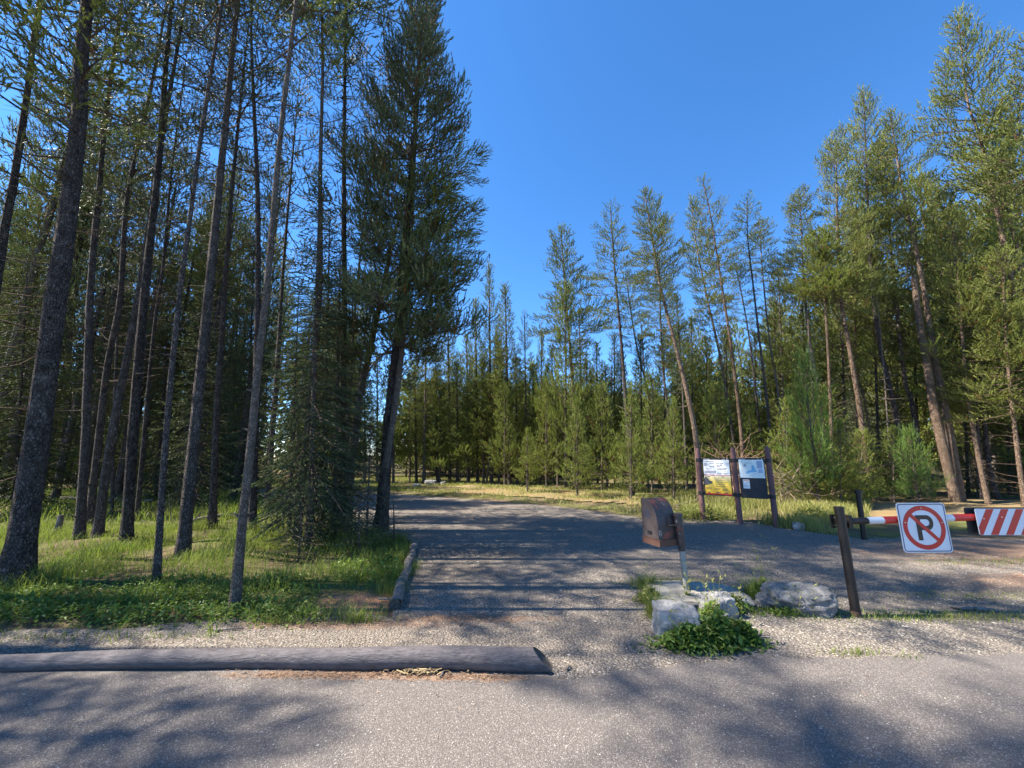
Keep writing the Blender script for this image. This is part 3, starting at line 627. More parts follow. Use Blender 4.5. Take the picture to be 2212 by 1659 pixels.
# gravel
m = Mt('gravel', .9, .2)
v1 = m.voro(52, 'Color'); d1 = m.voro(52); v2 = m.voro(110, 'Color'); d2 = m.voro(110)
sp = m.t.nodes.new('ShaderNodeSeparateColor'); m.L(v1, sp.inputs[0]); sp2 = m.t.nodes.new('ShaderNodeSeparateColor'); m.L(v2, sp2.inputs[0])
c = m.ramp(sp.outputs[0], [(0, (.14, .118, .095)), (.35, (.27, .232, .185)), (.7, (.38, .335, .275)), (1, (.54, .49, .42))])
c2 = m.ramp(sp2.outputs[0], [(0, (.12, .105, .095)), (.5, (.24, .215, .18)), (1, (.42, .39, .34))])
c = m.mix(.4, c, c2); big_n = m.noise(.35, 4, .6); c = m.mix(m.ramp(big_n, [(.4, 0.), (.7, .45)]), c, (.21, .17, .135))
c = m.mix(m.ramp(d1, [(.25, 0.), (.62, .75)]), c, (.07, .062, .055))
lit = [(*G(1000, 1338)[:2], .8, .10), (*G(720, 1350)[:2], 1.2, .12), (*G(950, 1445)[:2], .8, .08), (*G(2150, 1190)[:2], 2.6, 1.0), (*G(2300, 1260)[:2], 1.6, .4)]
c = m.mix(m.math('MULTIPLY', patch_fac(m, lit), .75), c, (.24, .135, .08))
c = m.mix(m.ramp(m.noise(.9, 5, .65, m.mapping((.35, 1.6, 1))), [(.38, .45), (.6, 0.)]), c, (.16, .135, .11))
dirt = [(*G(960, 1230)[:2], .9, .8), (*G(1000, 1200)[:2], 1.2, .8)]
c = m.mix(m.math('MULTIPLY', patch_fac(m, dirt), .7), c, (.10, .085, .07))
h = m.math('ADD', m.math('MULTIPLY', d1, -1.), m.math('MULTIPLY', d2, -.4))
m.col(c).bump(h, 1., .014); M_gravel = m.m
# asphalt
m = Mt('asphalt', .85, .25)
v1 = m.voro(190, 'Color'); d1 = m.voro(190); sp = m.t.nodes.new('ShaderNodeSeparateColor'); m.L(v1, sp.inputs[0])
c = m.ramp(sp.outputs[0], [(0, (.072, .063, .058)), (.6, (.128, .114, .104)), (.9, (.185, .168, .152)), (1, (.36, .335, .31))])
bn = m.noise(.5, 4, .6); c = m.mix(m.ramp(bn, [(.3, 0.), (.75, .5)]), c, (.13, .117, .108))
c = m.mix(m.ramp(m.noise(40, 3, .6), [(.62, 0.), (.8, .5)]), c, (.05, .045, .042))
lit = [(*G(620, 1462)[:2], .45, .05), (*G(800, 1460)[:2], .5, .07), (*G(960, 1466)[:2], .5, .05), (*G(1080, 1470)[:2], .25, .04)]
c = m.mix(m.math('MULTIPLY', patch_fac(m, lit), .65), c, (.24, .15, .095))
m.col(c).bump(m.math('ADD', m.math('MULTIPLY', d1, -1.), m.noise(25, 3)), .7, .004); M_asph = m.m
# forest floor
m = Mt('forest_floor_soil', .95, .1)
n = m.noise(2.2, 6, .7); n2 = m.noise(60, 4, .7)
c = m.ramp(n, [(.3, (.06, .045, .03)), (.5, (.15, .115, .07)), (.7, (.24, .18, .10))])
c = m.mix(m.ramp(n2, [(.35, .7), (.65, 0.)]), c, (.05, .038, .025)); c = m.mix(m.ramp(m.noise(.7, 3, .5), [(.45, 0.), (.62, .6)]), c, (.10, .13, .03))
c = m.mix(patch_fac(m, [(*G(775, 1302)[:2], .8, .36)]), c, m.ramp(n2, [(.3, (.14, .075, .045)), (.6, (.38, .22, .14))]))
m.col(c).bump(n2, .8, .02); M_soil = m.m
m = Mt('litter_soil', .95, .1); n2 = m.noise(70, 4, .7)
c = m.ramp(n2, [(.3, (.09, .07, .04)), (.5, (.22, .17, .09)), (.7, (.34, .27, .15))]); c = m.mix(m.ramp(m.noise(1.5, 3, .5), [(.45, 0.), (.65, .6)]), c, (.22, .14, .06))
m.col(c).bump(n2, .8, .02); M_litter = m.m
gnd = MB(); gx = np.concatenate((np.linspace(-400, -60, 8), np.linspace(-50, -12.2, 76), np.linspace(-12, 12, 200), np.linspace(12.5, 50, 76), np.linspace(60, 400, 8))); gy = np.concatenate((np.linspace(-100, 2, 6), np.linspace(3, 15, 100), np.linspace(15.3, 60, 100), np.linspace(70, 600, 8)))
X, Yg = np.meshgrid(gx, gy, indexing='ij')
def dist_poly(x, y, poly):
    best = np.full(x.shape, 1e9)
    for i in range(len(poly)):
        a = np.array(poly[i]); b = np.array(poly[(i+1) % len(poly)]); ab = b-a; L2 = (ab**2).sum() or 1e-9
        t = np.clip(((x-a[0])*ab[0]+(y-a[1])*ab[1])/L2, 0, 1); best = np.minimum(best, np.hypot(x-a[0]-t*ab[0], y-a[1]-t*ab[1]))
    return best
def gh(x, y):
    x = np.asarray(x, float); y = np.asarray(y, float); ins = inpoly(x, y, gravel_poly)
    d = np.where(ins, 0, dist_poly(x, y, gravel_poly)); k = np.clip(d/2.5, 0, 1); k = k*k*(3-2*k)
    b = .05+.05*np.sin(x*1.3+y*.7)*np.cos(y*1.1-x*.4)+.04*np.sin(x*2.9+1)*np.sin(y*2.3)
    return k*b-.012*(1-np.clip(d/.3, 0, 1))
Z = gh(X, Yg); nx, ny = X.shape; idx = np.arange(nx*ny).reshape(nx, ny)
gnd.add(np.stack((X, Yg, Z), -1), np.stack((idx[:-1, :-1], idx[1:, :-1], idx[1:, 1:], idx[:-1, 1:]), -1).reshape(-1, 4))
o = gnd.build('forest_floor', M_soil, smooth=True); o['kind'] = 'structure'
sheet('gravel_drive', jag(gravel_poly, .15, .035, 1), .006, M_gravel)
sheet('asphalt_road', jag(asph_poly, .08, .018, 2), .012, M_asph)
# litter-covered bank between the gravel and the tree line, and the bare patch by the short log
bank = wpoly([(860, 1058), (1000, 1050), (1180, 1056), (1330, 1072), (1480, 1090), (1440, 1106), (1280, 1090), (1100, 1075), (940, 1068)])
def lsheet(name, poly, mat, dz=.02, step=.5):
    xs = [p[0] for p in poly]; ys = [p[1] for p in poly]
    ax = np.arange(min(xs), max(xs)+step, step); ay = np.arange(min(ys), max(ys)+step, step); X, Y = np.meshgrid(ax, ay, indexing='ij')
    ins = inpoly(X, Y, poly); idx = np.arange(X.size).reshape(X.shape); q = ins[:-1, :-1] & ins[1:, :-1] & ins[1:, 1:] & ins[:-1, 1:]
    F = np.stack((idx[:-1, :-1], idx[1:, :-1], idx[1:, 1:], idx[:-1, 1:]), -1)[q]
    mb = MB(); mb.add(np.stack((X, Y, gh(X, Y)+dz), -1), F); o = mb.build(name, mat, smooth=True); o['kind'] = 'structure'; return o
lsheet('dry_bank', bank, M_litter, .03, .3)
right_soil = [(6.6, 9.2), (9, 9.4), (30, 9.8), (30, 14), (10, 14), (7, 12)]
lsheet('needle_covered_soil', right_soil, M_litter, .03, .3)
bare = wpoly([(690, 1325), (740, 1290), (830, 1270), (862, 1275), (850, 1330)])
#lsheet('bare_soil_patch', bare, M_litter, .014, .04)
# ------------------------------------------------------------------ grass
def grassmat(name, dark, light, tip, tr=.4):
    m = Mt(name, .5, .3); f = m.attr(); n = m.noise(.8, 3, .6)
    c = m.mix(f, dark, light); c = m.mix(m.ramp(n, [(.4, 0.), (.65, .6)]), c, tip); m.col(c); m.translucent(m.mix(.5, c, (.2, .3, .03)), tr); return m.m
M_grass = grassmat('grass_blade', (.045, .075, .014), (.20, .28, .045), (.30, .30, .08))
M_grassy = grassmat('dry_grass_blade', (.13, .17, .03), (.30, .30, .09), (.38, .32, .14))
M_leaf = grassmat('weed_leaf', (.04, .085, .018), (.19, .30, .06), (.16, .22, .045), .4)
def blades(mb, x, y, h, wd, g, mat=0, lean=.45, val=None, z=None):
    n = len(x); h = np.broadcast_to(h, (n,)); wd = np.broadcast_to(wd, (n,))
    az = g.random(n)*6.283; ln = h*lean*(.3+1.1*g.random(n)); dx = np.cos(az)*ln; dy = np.sin(az)*ln
    sx = -np.sin(az+g.normal(size=n)*.8)*wd/2; sy = np.cos(az+g.normal(size=n)*.8)*wd/2
    z0 = (gh(x, y) if z is None else z)-.01
    def pt(f, bend, s): return np.stack((x+dx*bend+sx*s, y+dy*bend+sy*s, z0+h*f), -1)
    V = np.stack((pt(0, 0, 1), pt(0, 0, -1), pt(.55, .28, .8), pt(.55, .28, -.8), pt(.85, .68, .5), pt(.85, .68, -.5), pt(.9+.1*g.random(n), 1.05, 0)), 1)
    i = np.arange(n)[:, None]*7; A = np.repeat(g.random(n) if val is None else val, 7)
    q = np.concatenate((i+np.array([[0, 1, 3, 2]]), i+np.array([[2, 3, 5, 4]]))); t = i+np.array([[4, 5, 6]])
    base = mb.n; mb.add(V, q, mat, A); mb.F3.append(t+base); mb.M3.append(np.full(n, mat))
def scatter(poly, n, g, fn=None):
    xs = [p[0] for p in poly]; ys = [p[1] for p in poly]; X = []; Y = []; got = 0
    while got < n:
        x = g.uniform(min(xs), max(xs), n); y = g.uniform(min(ys), max(ys), n); k = inpoly(x, y, poly)
        if fn is not None: k &= fn(x, y, g)
        X.append(x[k]); Y.append(y[k]); got += k.sum()
        if k.sum() == 0: break
    return np.concatenate(X)[:n], np.concatenate(Y)[:n]
def clump(x, y, s=1.): return .5+.25*np.sin(x*2.3*s+y*1.1)+.25*np.sin(y*3.1*s-x*1.7+2)
g = np.random.default_rng(3)
edge = jag([(-14, W_fr[-1][1]-.03)]+W_fr[::-1]+W_in[:1], .12, .03, 5)
left_near = [(-14, W_fr[-1][1]-.04)]+[(x, y-.02) for x, y in W_fr[::-1]]+[W_in[0]]+wpoly([(800, 1322), (846, 1325), (862, 1262), (889, 1182), (865, 1160), (760, 1135)])+[(-3.2, 9), (-14, 9)]
mb = MB()
bc = G(770, 1302)
x, y = scatter(left_near, 66000, g, lambda x, y, g: (np.hypot((x-bc.x)/.75, (y-bc.y)/.34)+.35*g.normal(size=len(x)) > 1) & (g.random(len(x)) < np.clip(1.5*clump(x, y, 1.2)-.12, .1, 1)))
hh = (.07+.21*g.random(len(x)))*(.35+.85*clump(x, y, 1.7)); front_d = np.clip((y-3.9)/1.2, .35, 1); blades(mb, x, y, hh*front_d, .0055, g, 0, .6)
left_far = [(-30, 9), (-3.2, 9), (-4.5, 10.5), (-7, 13), (-12, 17.0), (-40, 20), (-40, 9)]
x, y = scatter(left_far, 42000, g, lambda x, y, g: g.random(len(x)) < .2+.8*clump(x, y, .6)); blades(mb, x, y, .14+.26*g.random(len(x)), .011, g, 0, .6)
tag(mb.build('tall_grass', [M_grass]), 'tall bright green grass growing among the left trunks', 'grass', kind='stuff')
mb = MB()
bandp = wpoly([(200, 1054), (600, 1056), (841, 1062), (1052, 1078), (1212, 1091), (1388, 1115), (1480, 1118), (1470, 1066), (1330, 1052), (1180, 1042), (1000, 1036), (850, 1032), (500, 1034), (200, 1036)])
x, y = scatter(bandp, 50000, g, lambda x, y, g: g.random(len(x)) < np.clip(1.5*clump(x, y, .5)-.25, .12, 1)); blades(mb, x, y, .05+.14*g.random(len(x)), .015, g, 0, .7)
tag(mb.build('verge_grass', [M_grassy]), 'short yellow-green grass on the strip between gravel and tree line', 'grass', kind='stuff')
mb = MB()
bd = wpoly([(1470, 1122), (1610, 1124), (1690, 1142), (1800, 1156), (1880, 1140), (1880, 1090), (1700, 1068), (1470, 1070)])
x, y = scatter(bd, 26000, g, lambda x, y, g: g.random(len(x)) < np.clip(1.6*clump(x, y, .8)-.2, .15, 1)); blades(mb, x, y, .10+.28*g.random(len(x)), .009, g, 0, .55, val=.5+.5*g.random(len(x)))
tag(mb.build('board_grass', [M_grassy]), 'tall pale grass and weeds round the notice board posts', 'grass', kind='stuff')
mb = MB()
for (px, py, rx, ry, n, hb) in ((2010, 1335, .75, .07, 1900, .05), (2150, 1290, .9, .10, 1400, .03), (1840, 1414, .13, .03, 160, .05), (1960, 1424, .1, .02, 60, .04), (2180, 1215, .8, .12, 900, .05), (1400, 1272, .10, .07, 500, .14), (1418, 1335, .05, .06, 420, .22), (1655, 1300, .10, .12, 500, .14), (1640, 1290, .08, .07, 400, .18), (1700, 1325, .25, .05, 500, .07), (1440, 1262, .28, .035, 900, .07), (1750, 1320, .12, .04, 200, .10),
        (455, 1375, .03, .02, 22, .16), (600, 1350, .25, .04, 160, .10), (775, 1345, .12, .04, 260, .12), (700, 1335, .3, .05, 350, .14), (885, 1240, .05, .25, 300, .10), (840, 1280, .12, .1, 200, .14), (100, 1380, .6, .05, 200, .07), (330, 1378, .4, .05, 150, .06)):
    c = G(px, py); x = c.x+g.normal(size=n)*rx; y = c.y+g.normal(size=n)*ry; blades(mb, x, y, hb*(.4+1.*g.random(n)), .0045, g, 0, .6, z=.006, val=g.random(n))
tag(mb.build('grass_tufts', [M_grass]), 'scattered small grass tufts growing through the gravel', 'grass', kind='stuff')
def leaves(mb, cx, cy, cz, n, spread, hgt, L, g, mat=0):
    x = cx+g.normal(size=n)*spread[0]; y = cy+g.normal(size=n)*spread[1]; z = cz+hgt*g.random(n)**.8*np.exp(-((x-cx)**2/(2*(spread[0]*1.3)**2)+(y-cy)**2/(2*(spread[1]*1.3)**2)))
    az = g.random(n)*6.283; e = g.normal(size=n)*.45+.35; l = L*(.5+.9*g.random(n)); wd = l*(.16+.12*g.random(n))
    d = np.stack((np.cos(az)*np.cos(e), np.sin(az)*np.cos(e), np.sin(e)), -1); s = np.stack((-np.sin(az), np.cos(az), g.normal(size=n)*.25), -1)
    p = np.stack((x, y, z), -1); up = np.array([0, 0, 1.])
    V = np.stack((p, p+d*(l*.4)[:, None]+s*wd[:, None]+up*.1*l[:, None], p+d*l[:, None]-up*(.15*l)[:, None], p+d*(l*.4)[:, None]-s*wd[:, None]+up*.1*l[:, None]), 1)
    i = np.arange(n)[:, None]*4; mb.add(V, i+np.array([[0, 1, 2, 3]]), mat, np.repeat(g.random(n), 4))
mb = MB()
for _ in range(230):
    t = g.random(); px = -250+t*930; c = G(px, 1340-g.random()**1.3*90); leaves(mb, c.x, c.y, .0, 55, (.17, .10), .11, .05, g)
for _ in range(22):
    c = G(700+g.random()*160, 1262-g.random()*50); leaves(mb, c.x, c.y, .0, 50, (.10, .08), .12, .06, g)
tag(mb.build('ground_cover', [M_leaf]), 'dark leafy ground cover along the front of the forest grass', 'ground cover', kind='stuff')
# ------------------------------------------------------------------ loose stones
def stones(mb, x, y, s, g, z=.008):
    n = len(x); ph = (1+5**.5)/2
    base = np.array([(1, 0, 0), (-1, 0, 0), (0, 1, 0), (0, -1, 0), (0, 0, .8), (0, 0, -.8)], float)
    F = np.array([(0, 2, 4), (2, 1, 4), (1, 3, 4), (3, 0, 4), (2, 0, 5), (1, 2, 5), (3, 1, 5), (0, 3, 5)])
    V = base[None]*(.6+.7*g.random((n, 6, 1)))*(np.asarray(s)[:, None, None])*np.stack((1+.5*g.random(n), .8+.3*g.random(n), .55+.3*g.random(n)), -1)[:, None]
    a = g.random(n)*6.283; c, q = np.cos(a)[:, None], np.sin(a)[:, None]; vx = V[..., 0]*c-V[..., 1]*q; vy = V[..., 0]*q+V[..., 1]*c
    V = np.stack((vx+x[:, None], vy+y[:, None], V[..., 2]+z+np.asarray(s)[:, None]*.3), -1)
    mb.add(V, (F[None]+(np.arange(n)*6)[:, None, None]).reshape(-1, 3), 0, np.repeat(g.random(n), 6))
m = Mt('stone_chip', .85, .25); c = m.ramp(m.attr(), [(0, (.10, .09, .08)), (.4, (.23, .20, .17)), (.75, (.33, .295, .25)), (1, (.46, .425, .37))]); m.col(c); M_chip = m.m
mb = MB()
near = [(-6, W_fr[-1][1])]+W_fr[::-1]+W_in[:5]+[(-.6, 8.5), (7, 8.5), (9, 5), (9, G(2212, 1418).y)]+[p for p in asph_poly[8:1:-1]]+[(-6, G(0, 1440).y)]
x, y = scatter(near, 42000, g, lambda x, y, g: g.random(len(x)) < np.clip(3.2/y, .1, 1)); stones(mb, x, y, .0035+.005*g.random(len(x))**1.5+.007*(g.random(len(x)) > .985), g, .006)
apron = [(-7, 1.2), (9, 1.2), (9, 2.95), (-7, 2.95)]
x, y = scatter(apron, 2600, g, lambda x, y, g: g.random(len(x)) < np.exp((y-2.95)*2.2)); stones(mb, x, y, .0025+.005*g.random(len(x))**2, g, .012)
tag(mb.build('loose_gravel', [M_chip]), 'loose pale gravel stones lying on the drive', 'gravel', kind='stuff')
# dry needle litter and twigs lying on gravel
m = Mt('litter_fleck', .9, .1); m.col(m.ramp(m.attr(), [(0, (.12, .06, .03)), (.6, (.28, .17, .10)), (1, (.45, .34, .22))])); M_fleck = m.m
mb = MB(); S0, S1, R0 = [], [], []
for (px, py, rx, ry, n) in ((980, 1338, .5, .06, 500), (760, 1350, .8, .08, 600), (620, 1462, .28, .03, 420), (800, 1462, .35, .035, 420), (960, 1466, .3, .03, 300), (1080, 1468, .12, .03, 120), (780, 1300, .3, .08, 500), (1000, 1450, 1.5, .3, 160), (400, 1390, 1.2, .06, 300)):
    c = G(px, py)
    for _ in range(n):
        a = g.random()*6.28; L = .01+.03*g.random(); p = np.array([c.x+g.normal()*rx, c.y+g.normal()*ry, .016+.004*g.random()]); S0.append(p); S1.append(p+np.array([math.cos(a), math.sin(a), .1*g.random()])*L)
for _ in range(1): pass
K_ = len(S0); segs(mb, S0, S1, np.full(K_, .0014), np.full(K_, .0008), 3, 0, .5)
mb.A = [np.repeat(g.random(K_), 6)]
tag(mb.build('needle_litter', [M_fleck]), 'reddish dry needle litter along the kerb log', 'litter', kind='stuff')
# ------------------------------------------------------------------ logs
m = Mt('painted_log', .62, .35); v = m.mapping((3.5, 14, 14)); n = m.noise(3.5, 8, .75, v); n2 = m.noise(4, 5, .6)
c = m.ramp(n, [(.3, (.05, .044, .046)), (.5, (.11, .098, .102)), (.75, (.18, .165, .168))]); c = m.mix(m.ramp(m.noise(7, 5, .75, m.mapping((1, 3, 3))), [(.66, 0.), (.70, .7)]), c, (.36, .31, .24))
c = m.mix(m.ramp(m.voro(2.2, 'Distance', m.mapping((1, 2, 2)), 'DISTANCE_TO_EDGE'), [(0., 0.), (.004, 0.)]), c, (.02, .02, .02))
c = m.mix(m.ramp(m.noise(3, 6, .8, m.mapping((1.0, 9, 9)), 1.0), [(.36, .85), (.41, 0.)]), c, (.035, .03, .032))
m.col(c).bump(m.math('ADD', n, n2), .9, .018); M_plog = m.m
m = Mt('cut_wood', .85, .2); v = m.mapping((1, 1, 1)); c = m.ramp(m.noise(30, 5, .7), [(.3, (.04, .034, .03)), (.6, (.12, .10, .08)), (.8, (.2, .17, .13))]); m.col(c).bump(m.noise(60, 3), .6, .008); M_cut = m.m
m = Mt('weathered_wood', .9, .15); v = m.mapping((26, 26, 3)); n = m.noise(2, 6, .7, v); c = m.ramp(n, [(.3, (.05, .043, .038)), (.5, (.17, .15, .13)), (.75, (.36, .33, .30))]); m.col(c).bump(n, 1., .02); M_wlog = m.m
pl = G(0, 1450); pr = G(1178, 1458); r = .082
A = Vector((-7.5, pl.y+.03, r*.36)); B = Vector((pr.x, pr.y+.085, r*.95))
root = empty('kerb_log', (B.x, B.y, 0), 'long grey painted log laid as a kerb in front, with a slanting cut end', 'log')
ax = (B-A).normalized(); side = Vector((-ax.y, ax.x, 0)).normalized(); upv = ax.cross(side)*-1
if upv.z < 0: upv = -upv
mb = MB(); n = 28; rings = 90; V = []; g2 = np.random.default_rng(4)
L = (B-A).length; seg_r = 1+.02*np.cumsum(g2.normal(size=rings))*.25
for k in range(rings):
    t = k/(rings-1)
    for j in range(n):
        an = 2*math.pi*j/n; rr = r*(.42+.58*t)*(1+.02*math.sin(an*3+t*9)+.012*math.sin(t*40+an))*seg_r[k]/seg_r[-1]
        off = side*math.cos(an)*rr+upv*math.sin(an)*rr
        slant = (math.sin(an))*-.085+.0                           # lower edge reaches further than the upper
        V.append(A+Vector((0, .018*math.sin(t*11)+.008*math.sin(t*37), .006*math.sin(t*23)))+ax*(L*t+(slant if k > rings-12 else 0)*(max(0, k-(rings-12))/11))+off-root.location)
FQ = [(k*n+j, k*n+(j+1) % n, (k+1)*n+(j+1) % n, (k+1)*n+j) for k in range(rings-1) for j in range(n)]
mb.add([tuple(v) for v in V], FQ); ob = mb.build('log_body', M_plog, root, True)
mb = MB(); last = [V[(rings-1)*n+j] for j in range(n)]; cen = sum(last, Vector())/n; inn = [cen+(p-cen)*.93-ax*.012 for p in last]
mb.add([tuple(p) for p in last+inn], [(j, (j+1) % n, n+(j+1) % n, n+j) for j in range(n)]); mb.add([tuple(p) for p in inn]+[tuple(cen-ax*.02)], [(j, (j+1) % n, n) for j in range(n)]); mb.build('cut_end', M_cut, root)
# short weathered log along the drive
a = G(852, 1318); b = G(896, 1184); root = empty('border_log', (a.x, a.y, 0), 'weathered split log lying along the left side of the drive', 'log')
mb = MB(); pts = [a.lerp(b, t) for t in np.linspace(0, 1, 18)]
tube(mb, [Vector((p.x+.012*math.sin(i*1.1), p.y, .055+.01*math.sin(i*.8)))-root.location for i, p in enumerate(pts)], [.062-.0006*i for i in range(18)], 10, 0, .07, caps=False, seed=3); mb.build('log_body', M_wlog, root, False)
mb = MB(); d = (b-a).normalized(); s_ = Vector((d.y, -d.x, 0)); pp = [Vector((0, 0, .055))+(s_*math.cos(k*.628)+Vector((0, 0, 1))*math.sin(k*.628))*.062-d*(.004+.012*(k % 2)) for k in range(10)]
mb.add([tuple(p) for p in pp]+[(0, 0, .055)], [(k, (k+1) % 10, 10) for k in range(10)]); mb.build('cut_end', M_cut, root)
# fallen logs in the forest
def fallen(x0, y0, x1, y1, w, z0, z1, label, mat=M_wlog, group='fallen logs in the left forest', seed=0):
    a = G(x0, y0); b = G(x1, y1); root = empty('fallen_log', (a.x, a.y, 0), label, 'fallen log', group); g_ = np.random.default_rng(seed)
    r = w*depth(a)/F/2; mb = MB(); pts = []
    for t in np.linspace(0, 1, 14):
        p = a.lerp(b, t); pts.append(Vector((p.x, p.y+.04*math.sin(t*7+seed), z0+(z1-z0)*t+r+.03*math.sin(t*5)))-root.location)
    tube(mb, pts, np.linspace(r*1.1, r*.7, 14), 9, 0, .08, caps=True, seed=seed); S0, S1 = [], []
    for _ in range(9):
        p = np.array(tuple(pts[int(g_.random()*13)])); S0.append(p); S1.append(p+g_.normal(size=3)*np.array([.25, .25, .3])+np.array([0, 0, .1]))
    segs(mb, S0, S1, np.full(9, .012), np.full(9, .004), 4); mb.build('log_body', mat, root, False)
fallen(-40, 1088, 325, 1098, 7, .15, .2, 'long fallen log lying across the back of the left grove', seed=1)
fallen(270, 1084, 322, 1090, 6, .3, .25, 'short upper log resting crosswise behind the stout straight pine', seed=2)
fallen(395, 1140, 520, 1120, 10, .03, .12, 'fallen log slanting up behind the pale thin pine', seed=3)
fallen(340, 1152, 412, 1147, 8, .02, .05, 'short mossy log in the grass behind the thin dark pine', seed=4)
fallen(60, 1118, 158, 1105, 5, .02, .15, 'thin broken branch wood left of the curving trunks', seed=5)
fallen(1460, 1098, 1560, 1080, 5, .02, .1, 'thin dead log in the grass behind the notice board', seed=6)
a = G(121, 1160); root = empty('tree_stump', a, 'small broken stump standing in the grass behind the thickest trunk', 'stump'); mb = MB()
tube(mb, [(0, 0, -.05), (.01, 0, .2), (0, .01, .42)], [.07, .055, .05], 9, 0, .08, caps=True); mb.build('stump', M_wlog, root)
# leaning dead pole in the tree line, twigs near rock
a = G(988, 1046); root = empty('dead_branch', a, 'dead grey branch leaning against the tree line right of the grey rock', 'branch'); mb = MB()
tube(mb, [(0, 0, 0), (.35, .1, .7), (.75, .2, 1.5)], [.035, .028, .012], 6, 0, .05); mb.build('branch', M_wlog, root)
# tangle of dead twigs above the board
def tangle(px, py, h, rx, label, seed, n=90, col=(.2, .13, .1)):
    a = G(px, py); root = empty('dead_shrub', a, label, 'dead shrub', 'dead brush beside the notice board'); g_ = np.random.default_rng(seed); S0, S1, Q0, Q1 = [], [], [], []
    for _ in range(n):
        p = np.array([g_.normal()*.15, g_.normal()*.15, g_.random()*h*.7]); d = g_.normal(size=3); d[2] = abs(d[2])*.6+.2; d /= np.linalg.norm(d); q = .011
        for k in range(4):
            e = p+d*rx*.28*(.6+.8*g_.random()); S0.append(p); S1.append(e); Q0.append(q); Q1.append(q*.65); q *= .65; p = e; d = d+g_.normal(size=3)*.45; d[2] -= .12; d /= np.linalg.norm(d)
    mb = MB(); segs(mb, S0, S1, Q0, Q1, 3); mb.build('twigs', Mt('dead_twig', .9, .1).col(col).m, root)
tangle(1590, 1090, 2.0, 1.5, 'reddish tangle of dead twigs rising behind the middle board post', 1, 110, (.26, .16, .12))
tangle(1700, 1098, 1.5, 1.6, 'bare grey brush right of the right board post', 2, 42, (.20, .15, .12))
tangle(1800, 1088, 1.6, 1.5, 'brown dead brush left of the rear gate post', 3, 40, (.20, .10, .06))
# ------------------------------------------------------------------ rocks
def rockmat(name, a, b, c_, sc=1.):
    m = Mt(name, .9, .2); n = m.noise(6*sc, 8, .7); n2 = m.noise(45*sc, 5, .7); c = m.ramp(n, [(.3, a), (.52, b), (.72, c_)]); c = m.mix(m.ramp(n2, [(.58, 0.), (.66, .75)]), c, (.04, .045, .045))
    m.col(c).bump(m.math('ADD', m.math('MULTIPLY', n2, .5), n), 1., .03); return m.m
M_rock = rockmat('boulder_stone', (.14, .145, .15), (.28, .28, .28), (.46, .45, .42)); M_rock2 = rockmat('rough_boulder_stone', (.085, .09, .095), (.18, .18, .18), (.31, .30, .285), 1.6)
M_slab = rockmat('slab_stone', (.26, .24, .21), (.36, .34, .29), (.48, .45, .39))
from mathutils import noise as mn
import bmesh
def rock(name, loc, size, rz, label, mat, seed, boxy=.5, rough=.12, group=None, sub=5, flat_top=None):
    bm = bmesh.new(); bmesh.ops.create_icosphere(bm, subdivisions=sub, radius=1)
    off = Vector((seed*7.3, seed*3.1, seed*1.7))
    for v in bm.verts:
        p = v.co.copy(); mx = max(abs(p.x), abs(p.y), abs(p.z)); p = p.lerp(p/mx*.86, boxy)
        q = mn.fractal(p*1.1+off, 1., 2., 5)*rough*1.6+mn.fractal(p*4+off, .9, 2., 4)*rough*.45
        rdg = abs(mn.noise(p*2.2+off*1.3))*rough*.9
        p = p*(1+q-rdg)
        if flat_top is not None and p.z > flat_top: p.z = flat_top+(p.z-flat_top)*.15
        v.co = Vector((p.x*size[0], p.y*size[1], p.z*size[2]))
    me = bpy.data.meshes.new(name); bm.to_mesh(me); bm.free(); me.materials.append(mat)
    for f in me.polygons: f.use_smooth = True
    o = link(bpy.data.objects.new(name, me)); o.location = loc; o.rotation_euler = (0, 0, rz); return tag(o, label, 'rock', group)
c = G(1478, 1390); rock('boulder', (c.x+.01, c.y+.15, .08), (.235, .19, .19), R(-12), 'blocky grey boulder with a white top in front of the flat slab', M_rock, 1, .75, .10)
c = G(1560, 1340); rock('boulder', (c.x+.03, c.y+.12, .08), (.15, .16, .15), R(20), 'smaller grey boulder half hidden by weeds right of the blocky one', M_rock, 2, .55, .12)
c = G(1515, 1300); rock('flat_slab', (c.x, c.y+.12, .03), (.62, .42, .085), R(-14), 'flat pale stone slab round the foot of the box pole', M_slab, 3, .5, .09, flat_top=.45)
c = G(1742, 1336); rock('boulder', (c.x+.07, c.y+.20, .08), (.36, .20, .19), R(-16), 'long lumpy grey boulder beside the gate post', M_rock2, 8, .35, .15)
c = G(1668, 1318); rock('stone', (c.x, c.y+.08, .05), (.13, .10, .08), R(30), 'low grey stone at the left foot of the lumpy boulder', M_rock2, 5, .3, .2)
c = G(928, 1050); rock('boulder', (c.x, c.y+.2, .1), (.36, .3, .22), R(10), 'grey rock at the foot of a pale trunk on the far strip', M_rock2, 6, .6, .1)
c = G(900, 1053); rock('stone', (c.x, c.y, .08), (.2, .16, .12), 0, 'small pale stone left of the grey rock', M_rock, 7, .4, .1)
c = G(958, 1049); rock('stone', (c.x, c.y, .08), (.2, .16, .15), 1, 'small dark stone right of the grey rock', M_rock2, 9, .4, .1)
c = G(1733, 1146); rock('stone', (c.x, c.y+.1, .07), (.16, .12, .10), 1, 'small white stone in the grass right of the notice board', M_rock, 11, .4, .1)
